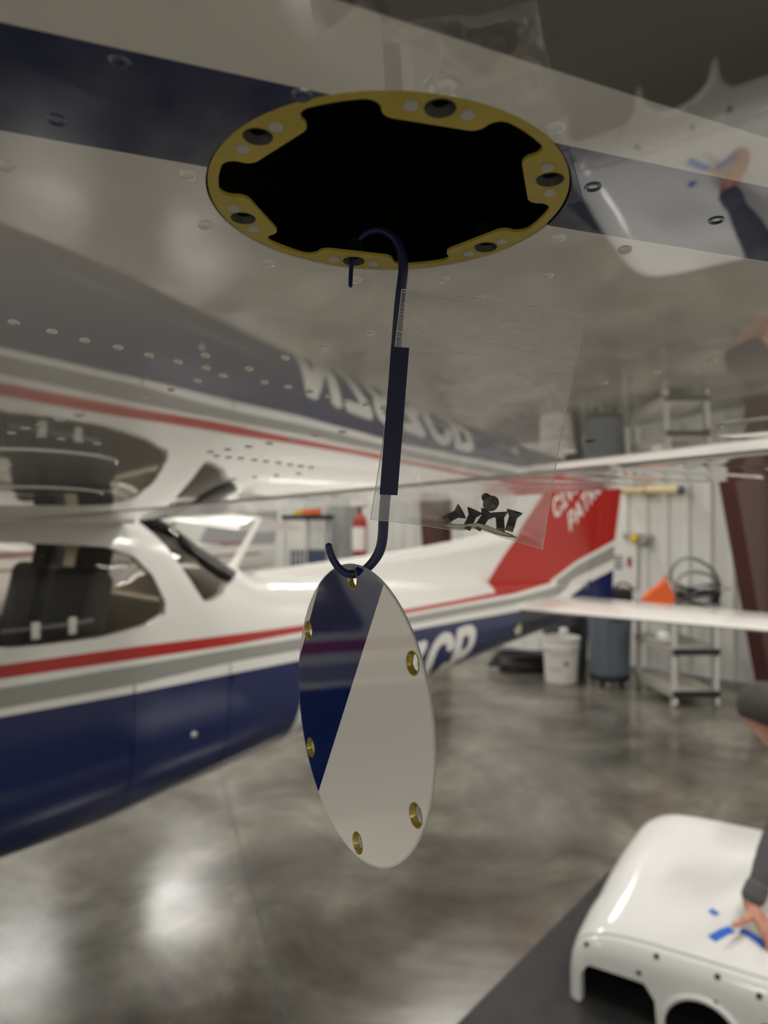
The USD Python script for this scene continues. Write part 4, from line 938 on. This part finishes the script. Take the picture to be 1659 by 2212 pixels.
# ================================================================== along the back wall
def up(p): return np.array([p[0], p[1], 0.0])
b = up(floor_at(1212, 1471)); q = np.linalg.norm(b[:2])
bk = thing('bucket', b, 'white plastic bucket with a red spot standing on the floor under the tail', 'bucket')
bh, br = 0.50, 0.205
obj('pail', lathe([(0.0, 0.004), (br * 0.84, 0.0), (br * 0.86, 0.01), (br * 0.955, bh * 0.76), (br * 1.01, bh * 0.765), (br * 1.01, bh * 0.80), (br * 0.965, bh * 0.805), (br * 0.985, bh * 0.96), (br * 1.03, bh * 0.965), (br * 1.03, bh), (br * 0.96, bh), (br * 0.82, 0.02), (0, 0.02)], b, (0, 0, 1), 40), 'bucket_white', bk, smooth=40)
tow = -b / np.linalg.norm(b[:2]); rgt = np.array([-tow[1], tow[0], 0.0])
def wrap(az, z, r): return b + r * (math.cos(az) * tow + math.sin(az) * rgt) + [0, 0, z]
obj('red_logo', lathe([(0, 0), (0.026, 0), (0.026, 0.003), (0, 0.003)], wrap(0.30, 0.225, br * 0.915), wrap(0.30, 0.225, 1) - wrap(0.30, 0.225, 0), 16), 'red_mark', bk, smooth=30)
obj('printed_line', tube([wrap(t, 0.150 + 0.02 * abs(t), br * 0.897) for t in np.linspace(-0.75, 0.10, 14)], 0.0045, 6), 'ink_grey', bk)
obj('rag', rbox(b + [0.03, 0, bh + 0.045], (0.10, 0.06, 0.11), 0.03), 'paper_white', bk)
obj('bail_handle', tube([wrap(t, bh * 0.86 - 0.10 * math.cos((t) * 1.0), br * 1.03) for t in np.linspace(-1.5, 1.5, 20)], 0.004, 6), 'steel_grey', bk)
def bin_(p, r, h, mt, label, dolly=True):
    t = thing('trash_bin', p, label, 'trash bin')
    z0 = 0.13 if dolly else 0.0
    obj('body', lathe([(0, z0), (r * 0.83, z0), (r * 0.84, z0 + 0.01), (r * 0.97, z0 + h * 0.93), (r * 1.0, z0 + h * 0.93), (r * 1.04, z0 + h * 0.95), (r * 1.04, z0 + h), (r * 0.98, z0 + h), (r * 0.8, z0 + 0.03), (0, z0 + 0.03)], p, (0, 0, 1), 44), mt, t, smooth=40)
    for k in range(10):
        az = k * math.pi / 5; d = np.array([math.cos(az), math.sin(az), 0]); obj('rib', tube([p + d * r * 0.845 + [0, 0, z0 + 0.03], p + d * r * 0.965 + [0, 0, z0 + h * 0.9]], 0.010, 6), mt, t)
    for sg in (-1, 1): obj('handle', rbox(p + np.array([0, sg * (r * 1.03 + 0.015), z0 + h * 0.85]), (0.13, 0.06, 0.035), 0.012), mt, t)
    if dolly:
        obj('dolly', lathe([(0, 0.075), (r * 0.86, 0.075), (r * 0.90, 0.085), (r * 0.90, 0.13), (r * 0.86, 0.13), (0, 0.128)], p, (0, 0, 1), 36), 'black_plastic', t, smooth=40)
        for k in range(5):
            az = k * 2 * math.pi / 5 + 0.5; d = np.array([math.cos(az), math.sin(az), 0]); c = p + d * r * 0.72
            obj('caster', cyl(c + [-0.015, 0, 0.038], c + [0.015, 0, 0.038], 0.037), 'steel_grey', t)
    return t
pb = up(floor_at(1317, 1480))
bin_(pb, 0.245, 0.76, 'bin_bluegrey', 'blue-grey round trash bin on a wheeled dolly between the bucket and the cart')
bin_(up(floor_at(1222, 1452)), 0.28, 0.72, 'bin_grey', 'dark grey round trash bin behind the white bucket, nearest the wall', dolly=False)
# utility cart
cA, cB, cC = up(floor_at(1456, 1528)), up(floor_at(1546, 1527)), up(floor_at(1380, 1484))
ex, ey = (cB - cA), (cC - cA); exn, eyn = ex / np.linalg.norm(ex), ey / np.linalg.norm(ey)
lx, ly = np.linalg.norm(ex), np.linalg.norm(ey)
ct = thing('utility_cart', cA + ex / 2 + ey / 2, 'three-shelf utility cart with pale corner posts and black shelf edges by the wall', 'cart')
Fc = np.stack([exn, eyn - exn * (eyn @ exn), [0, 0, 1.0]], 1); Fc[:, 1] /= np.linalg.norm(Fc[:, 1])
def cp(x, y, z): return cA + ex * x + ey * y + [0, 0, z]
for z in (0.15, 0.56, 0.93):
    sh_ = obj('shelf', quad_sheet([cp(-0.04, -0.02, z + 0.012), cp(1.04, -0.02, z + 0.012), cp(1.04, 1.02, z + 0.012), cp(-0.04, 1.02, z + 0.012)], 0.02, (0, 0, -1)), 'cart_shelf', ct, smooth=False)
    for a_, b2 in (((-0.05, -0.03), (1.05, -0.03)), ((1.05, -0.03), (1.05, 1.03)), ((1.05, 1.03), (-0.05, 1.03)), ((-0.05, 1.03), (-0.05, -0.03))):
        obj('shelf_lip', quad_sheet([cp(*a_, z - 0.05), cp(*b2, z - 0.05), cp(*b2, z + 0.012), cp(*a_, z + 0.012)], 0.014, np.cross(cp(*b2, 0) - cp(*a_, 0), [0, 0, 1]) / np.linalg.norm(cp(*b2, 0) - cp(*a_, 0))), 'cart_black' if a_[1] < 0 and b2[1] < 0 or True and a_ == (1.05, -0.03) else 'cart_shelf', sh_, smooth=False)
for x in (0, 1):
    for y in (0, 1):
        obj('post', rbox(cp(x, y, 0.53), (0.052, 0.052, 0.82), 0.012, Fc), 'cart_post', ct)
        cs_ = obj('caster', cyl(cp(x, y, 0.05) - exn * 0.016, cp(x, y, 0.05) + exn * 0.016, 0.05), 'cart_post', ct)
        obj('caster_fork', rbox(cp(x, y, 0.095), (0.05, 0.06, 0.05), 0.01, Fc), 'steel_grey', cs_)
# things on the cart
def Y_of(p): return p[1]
obj('rag', rbox(cp(0.10, 0.35, 0.635), (0.12, 0.2, 0.11), 0.045, Fc), 'paper_white', label='crumpled pale rag on the middle shelf of the cart', cat='rag')
top = 0.968
fun = thing('orange_clamp', cp(0.05, 0.45, top), 'bright orange wedge-shaped tool on top of the cart', 'tool')
fx, fz = np.array([1.0, 0, 0]), np.array([0, 0, 1.0])
fc = at(1424, 1300, cp(0.1, 0.12, 0)[1]); fc[2] = top + 0.002
obj('wedge_body', prism(Polygon([(-0.13, 0), (0.13, 0), (0.15, 0.10), (0.09, 0.22), (0.06, 0.25), (0.02, 0.20), (-0.06, 0.15), (-0.13, 0.08)]).buffer(0.006), 0.11, lambda v: fc + v[:, :1] * fx + v[:, 1:2] * fz + v[:, 2:] * np.array([0, 1.0, 0])), 'orange_plastic', fun, smooth=30)
obj('grip', tube([fc + [0.055, 0.05, 0.24], fc + [0.075, 0.05, 0.30], fc + [0.11, 0.05, 0.26]], 0.013, 8), 'orange_plastic', fun)
Yc = cp(0.5, 0.4, 0)[1]
hs = thing('hose_bundle', at(1500, 1300, Yc) * [1, 1, 0] + [0, 0, top], 'heap of black and grey hoses on the cart with two tall grey loops above it', 'hoses')
def arc(pts, r, mt, n=40, name='hose'): obj(name, tube(spline([at(*p) for p in pts], n), r, 8), mt, hs)
arc([(1462, 1268, Yc + .12), (1452, 1228, Yc + .1), (1480, 1206, Yc), (1520, 1216, Yc + .02), (1548, 1245, Yc + .05), (1556, 1272, Yc + .06), (1548, 1296, Yc + .05)], 0.017, 'hose_grey')
arc([(1462, 1272, Yc - .1), (1470, 1245, Yc - .1), (1492, 1236, Yc - .08), (1520, 1238, Yc - .05), (1545, 1252, Yc), (1556, 1280, Yc)], 0.017, 'hose_grey')
for k in range(9):
    r0 = np.random.default_rng(40 + k); z0 = top + 0.02 + 0.018 * k; rx, ry = 0.19 + 0.03 * r0.random(), 0.17 + 0.05 * r0.random(); cx_ = at(1506, 1300, Yc) * [1, 1, 0] + [0.03 * (r0.random() - .5), 0.02, z0]
    obj('hose_coil', tube([cx_ + [rx * math.cos(t), ry * math.sin(t), 0.03 * math.sin(2 * t + k)] for t in np.linspace(0, 2 * np.pi, 40)], 0.016, 7), 'black_plastic' if k % 3 else 'steel_grey', hs)
obj('fitting', cyl(at(1540, 1271, Yc - .12), at(1578, 1272, Yc - .12), 0.010), 'chrome', hs)
obj('fitting', cyl(at(1490, 1275, Yc - .14), at(1545, 1268, Yc - .16), 0.012), 'chrome', hs)
blk = thing('tool_bag', at(1375, 1290, pb[1] - 0.05) * [1, 1, 0] + [0, 0, 0.91], 'black soft tool bag lying on the blue-grey trash bin', 'bag')
zb_ = at(1375, 1290, pb[1])
lid = pb + [0, 0, 0.915]
obj('body', rbox(lid + [0.06, -0.02, 0.075], (0.32, 0.26, 0.15), 0.05), 'black_plastic', blk)
obj('strap', tube(spline([lid + [0.02, -0.1, 0.13], lid + [0.06, -0.1, 0.20], lid + [0.14, -0.1, 0.21], lid + [0.22, -0.1, 0.14]], 20), 0.012, 6), 'black_plastic', blk)
# papers, hook rail, rolls on the white wall
WF = np.stack([-EL, -EA, [0, 0, 1.0]], 1)
def wall_at(px, py, off=0.03):
    d = ray(px, py); t = (A1 - off) / (d @ EA); return d * t + np.array([0, 0, H])
po = thing('wall_notice', wall_at(1348, 1262), 'white paper notice with dark and red print on the ribbed wall beside the fin', 'notice')
c = wall_at(1346, 1208, 0.036); obj('sheet', bx(c, (0.36, 0.006, 0.46), WF), 'paper_white', po, smooth=False)
c2 = wall_at(1342, 1243, 0.036); obj('lower_sheet', bx(c2 - [0, 0, 0.02], (0.40, 0.004, 0.24), WF), 'paper_white', po, smooth=False)
for k in range(4): obj('text_block', bx(c + WF @ np.array([-0.06, -0.0045 * -1 - 0.0, 0.03 - 0.045 * k]) + EA * -0.009, (0.12 - 0.02 * (k % 2), 0.002, 0.02), WF), 'ink_grey', po, smooth=False)
obj('red_figure', rbox(c + WF @ np.array([0.085, 0, -0.03]) - EA * 0.006, (0.055, 0.004, 0.12), 0.0018, WF), 'red_mark', po)
rk = thing('hook_rail', wall_at(1376, 1160), 'pale wall-mounted rail with a yellow knob and a hanging grey fitting above the notice', 'hook rail')
obj('rail', rbox(wall_at(1376, 1158, 0.05), (0.36, 0.03, 0.07), 0.01, WF), 'cart_shelf', rk)
obj('yellow_knob', lathe([(0, 0), (0.05, 0), (0.055, 0.02), (0.045, 0.05), (0, 0.06)], wall_at(1372, 1164, 0.066), -EA, 20), 'yellow_plastic', rk, smooth=40)
obj('fitting', lathe([(0, 0), (0.045, 0), (0.05, 0.04), (0.03, 0.07), (0, 0.075)], wall_at(1395, 1172, 0.06), -EA, 20), 'hose_grey', rk, smooth=40)
rl_ = thing('wall_heater', wall_at(1408, 1058), 'two cream tubes end to end on a bracket high on the white wall', 'tube lamp')
for x0_, x1_ in ((1336, 1394), (1397, 1466)): obj('cream_tube', cyl(wall_at(x0_, 1059, 0.12), wall_at(x1_, 1058, 0.12), 0.050, 20), 'cream_tube', rl_)
obj('end_cap', cyl(wall_at(1466, 1058, 0.12), wall_at(1476, 1058, 0.12), 0.052, 20), 'ink_grey', rl_)
obj('bracket', rbox(wall_at(1396, 1058, 0.06), (0.06, 0.11, 0.14), 0.01, WF), 'steel_grey', rl_)
# black hose heap on the floor left of the bucket
hh = thing('floor_hose', up(floor_at(1135, 1449)), 'black hose heaped on the floor to the left of the white bucket', 'hose')
hb_ = up(floor_at(1138, 1446))
for k in range(7):
    r0 = np.random.default_rng(70 + k); rr_ = 0.24 + 0.10 * r0.random(); c_ = hb_ + [0.12 * (r0.random() - .5), 0.1 * (r0.random() - .5), 0.022 + 0.026 * k]
    obj('hose_coil', tube([c_ + [rr_ * 1.25 * math.cos(t), rr_ * 0.7 * math.sin(t), 0.012 * math.sin(3 * t + k)] for t in np.linspace(0, 2 * np.pi, 44)], 0.020, 7), 'black_plastic', hh)
obj('orange_end', cyl(hb_ + [-0.36, -0.05, 0.06], hb_ + [-0.28, -0.07, 0.10], 0.03), 'orange_plastic', hh)

# ================================================================== beyond the fuselage: parked aircraft, cage, locker, extinguisher
A2 = thing('light_aircraft', AL(5.4, 11.2, -H), 'white high-wing aircraft parked behind, seen past the rear window of the nearer one', 'aircraft')
L2 = 10.6
def fus2(a, m=40):
    t = [(-0.5, .5, -.05, -1.45), (1.5, .56, .06, -1.45), (2.6, .55, .06, -1.40), (3.6, .50, -.28, -1.32), (5.5, .30, -.42, -1.15), (7.0, .14, -.52, -1.0), (7.9, .05, -.6, -.92)]
    t = np.array(t); w, zt, zb = (np.interp(a, t[:, 0], t[:, k]) for k in (1, 2, 3)); th = np.arange(m) * 2 * np.pi / m; c, s_ = np.cos(th), np.sin(th)
    return AL(np.full(m, a), L2 - w * np.sign(c) * np.abs(c) ** 0.7, (zt + zb) / 2 + (zt - zb) / 2 * np.sign(s_) * np.abs(s_) ** 0.7)
plain('pale_paint', (0.46, 0.47, 0.475), 0.2)
obj('fuselage', loft([fus2(a) for a in np.linspace(-0.5, 7.9, 50)]), 'white_paint', A2, smooth=40)
def band2(dz0, dz1):
    rows = []
    for a in np.linspace(-0.4, 7.6, 40):
        r = fus2(a, 160); al_, ll, zz = al_of(r); s_ = ll < L2
        zc0, zc1 = -0.62 + 0.01 * a + dz0, -0.62 + 0.01 * a + dz1; o = []
        for z in (zc0, zc1):
            k = np.where(s_)[0]; j = k[np.argmin(np.abs(zz[k] - z))]; o.append((ll[j] - 0.004, z))
        rows.append([AL(a, o[0][0], o[0][1]), AL(a, o[1][0], o[1][1]), AL(a, o[1][0] - 0.002, o[1][1]), AL(a, o[0][0] - 0.002, o[0][1])])
    return loft(rows)
plain('stripe_pink', (0.34, 0.20, 0.19), 0.3)
obj('side_stripe', band2(0.0, 0.09), 'stripe_pink', A2); obj('side_stripe', band2(-0.16, -0.13), 'stripe_pink', A2)
def wing2(sg):
    rings = []
    for d in np.linspace(0, 3.75, 8):
        l = L2 - sg * (0.45 + d); t = np.linspace(0, 1, 18) ** 1.5; le, te = 4.35 - 0.0 * d, 5.45 - 0.07 * d
        if d == 0: le = 4.2
        th = 0.115 * np.sqrt(np.clip(t / 0.3, 0, 1)) * np.interp(t, [0, 0.4, 1], [1, 1, 0.05]) + 1e-3; z = 0.02 - 0.052 * d
        rings.append(AL(np.r_[le + (te - le) * t, (le + (te - le) * t)[::-1]], np.full(36, l), np.r_[z + th, (z - 0.25 * th)[::-1]]))
    return loft(rings)
obj('wing', wing2(1), 'white_paint', A2, smooth=45); obj('wing', wing2(-1), 'white_paint', A2, smooth=45)
fz_ = np.linspace(-0.55, 0.95, 8)
obj('fin', loft([AL(np.r_[np.linspace(6.4 + 0.62 * (z + .55), 8.0 + 0.15 * z, 8), np.linspace(8.0 + 0.15 * z, 6.4 + 0.62 * (z + .55), 8)], np.r_[np.full(8, L2 - 0.03), np.full(8, L2 + 0.03)], np.full(16, z)) for z in fz_]), 'pale_paint', A2)
obj('strut', tube([AL(4.75, L2 - 2.3, -0.10), AL(4.75, L2 - 0.45, -1.2)], 0.035, 8), 'white_paint', A2)
for s_ in (1, -1): obj('gear_leg', tube([AL(4.9, L2 - s_ * 0.3, -1.3), AL(4.9, L2 - s_ * 1.1, -1.72)], 0.04, 8), 'white_paint', A2); obj('wheel', lathe([(0.02, -0.07), (0.14, -0.07), (0.19, -0.03), (0.19, 0.03), (0.14, 0.07), (0.02, 0.07)], AL(4.9, L2 - s_ * 1.16, -1.9 + 0.19), EL, 24), 'tyre_rubber', A2)
obj('gear_leg', tube([AL(0.2, L2, -1.3), AL(0.2, L2, -1.75)], 0.04, 8), 'white_paint', A2); obj('wheel', lathe([(0.02, -0.06), (0.12, -0.06), (0.17, -0.03), (0.17, 0.03), (0.12, 0.06), (0.02, 0.06)], AL(0.2, L2, -1.9 + 0.17), EL, 24), 'tyre_rubber', A2)

def al_floor(px, Y): p = at(px, 1106, Y); return np.array([p[0], p[1], 0])
# wire cage with boxes on its lid
g0 = al_floor(664, 10.4); cg = thing('wire_cage', g0, 'white wire cage cart with a black lid standing behind the rear deck of the aircraft', 'cage')
cz, cwx, cwy = 1.80, 0.44, 0.40
Fg = WF
def gp(x, y, z): return g0 + Fg @ np.array([x, y, z])
for x in (-cwx / 2, cwx / 2):
    for y in (-cwy / 2, cwy / 2): obj('post', cyl(gp(x, y, 0.0), gp(x, y, cz), 0.014, 8), 'cart_post', cg)
for z in np.linspace(0.15, 1.65, 9):
    for y in (-cwy / 2, cwy / 2): obj('wire', cyl(gp(-cwx / 2, y, z), gp(cwx / 2, y, z), 0.006, 6), 'cart_post', cg)
for x in np.linspace(-cwx / 2, cwx / 2, 6)[1:-1]:
    for y in (-cwy / 2, cwy / 2): obj('wire', cyl(gp(x, y, 0.1), gp(x, y, cz), 0.009, 6), 'paper_white', cg)
obj('lid', rbox(gp(0, 0, cz + 0.03), (cwx + 0.12, cwy + 0.08, 0.07), 0.015, Fg), 'black_plastic', cg)
obj('bin', rbox(gp(0, 0.0, 1.26), (cwx - 0.05, cwy - 0.05, 0.26), 0.02, Fg), 'blue_plastic', cg)
obj('base', rbox(gp(0, 0, 0.10), (cwx, cwy, 0.06), 0.01, Fg), 'steel_grey', cg)
b1_ = thing('storage_box', gp(-0.11, 0, cz + 0.066), 'yellow box on the black lid of the wire cage', 'box'); obj('body', rbox(gp(-0.10, 0, cz + 0.066 + 0.065), (0.17, 0.2, 0.13), 0.012, Fg), 'yellow_plastic', b1_); obj('lid', rbox(gp(-0.10, 0, cz + 0.066 + 0.140), (0.18, 0.21, 0.02), 0.006, Fg), 'yellow_plastic', b1_)
b2_ = thing('storage_box', gp(0.09, 0, cz + 0.066), 'orange box beside the yellow one on the wire cage', 'box'); obj('body', rbox(gp(0.095, 0, cz + 0.066 + 0.07), (0.19, 0.2, 0.14), 0.012, Fg), 'orange_plastic', b2_); obj('lid', rbox(gp(0.095, 0, cz + 0.066 + 0.152), (0.20, 0.21, 0.02), 0.006, Fg), 'orange_plastic', b2_)
# grey cabinet against the wall
k0 = al_floor(742, 10.9); cb = thing('steel_cabinet', k0, 'tall grey steel cabinet behind the extinguisher, right of the wire cage', 'cabinet')
def kp(x, y, z): return k0 + Fg @ np.array([x, y, z])
obj('carcass', rbox(kp(0, 0, 1.0), (0.40, 0.34, 1.98), 0.008, Fg), 'steel_grey', cb)
for sg in (-1, 1):
    d_ = obj('door', rbox(kp(sg * 0.098, 0.175, 1.0), (0.185, 0.02, 1.88), 0.006, Fg), 'cabinet_grey', cb); obj('handle', rbox(kp(sg * 0.03, 0.195, 1.15), (0.015, 0.03, 0.16), 0.005, Fg), 'chrome', d_)
e0 = al_floor(778, 10.0); exr = thing('fire_extinguisher', e0 + [0, 0, 0.0], 'red fire extinguisher with a white label on a stand beside the grey cabinet', 'fire extinguisher')
obj('cylinder', lathe([(0, 1.32), (0.085, 1.33), (0.09, 1.36), (0.09, 1.78), (0.06, 1.85), (0.03, 1.87), (0.03, 1.90), (0, 1.90)], e0, (0, 0, 1), 28), 'red_mark', exr, smooth=40)
lb = e0 - e0 / np.linalg.norm(e0) * 0.0
obj('label', lathe([(0.0912, 1.40), (0.0925, 1.40), (0.0925, 1.70), (0.0912, 1.70)], e0 + np.array([-0.012, -0.012, 0]), (0, 0, 1), 28, closed=True), 'paper_white', exr, smooth=40)
obj('valve', rbox(e0 + [0, 0, 1.93], (0.05, 0.05, 0.07), 0.012), 'black_plastic', exr); obj('lever', rbox(e0 + [0.03, -0.03, 1.975], (0.12, 0.03, 0.02), 0.006), 'red_mark', exr)
obj('stand_pole', cyl(e0 + [0, 0, 0.02], e0 + [0, 0, 1.325], 0.025), 'steel_grey', exr); obj('stand_foot', lathe([(0, 0), (0.18, 0), (0.17, 0.02), (0, 0.025)], e0, (0, 0, 1), 28), 'steel_grey', exr)
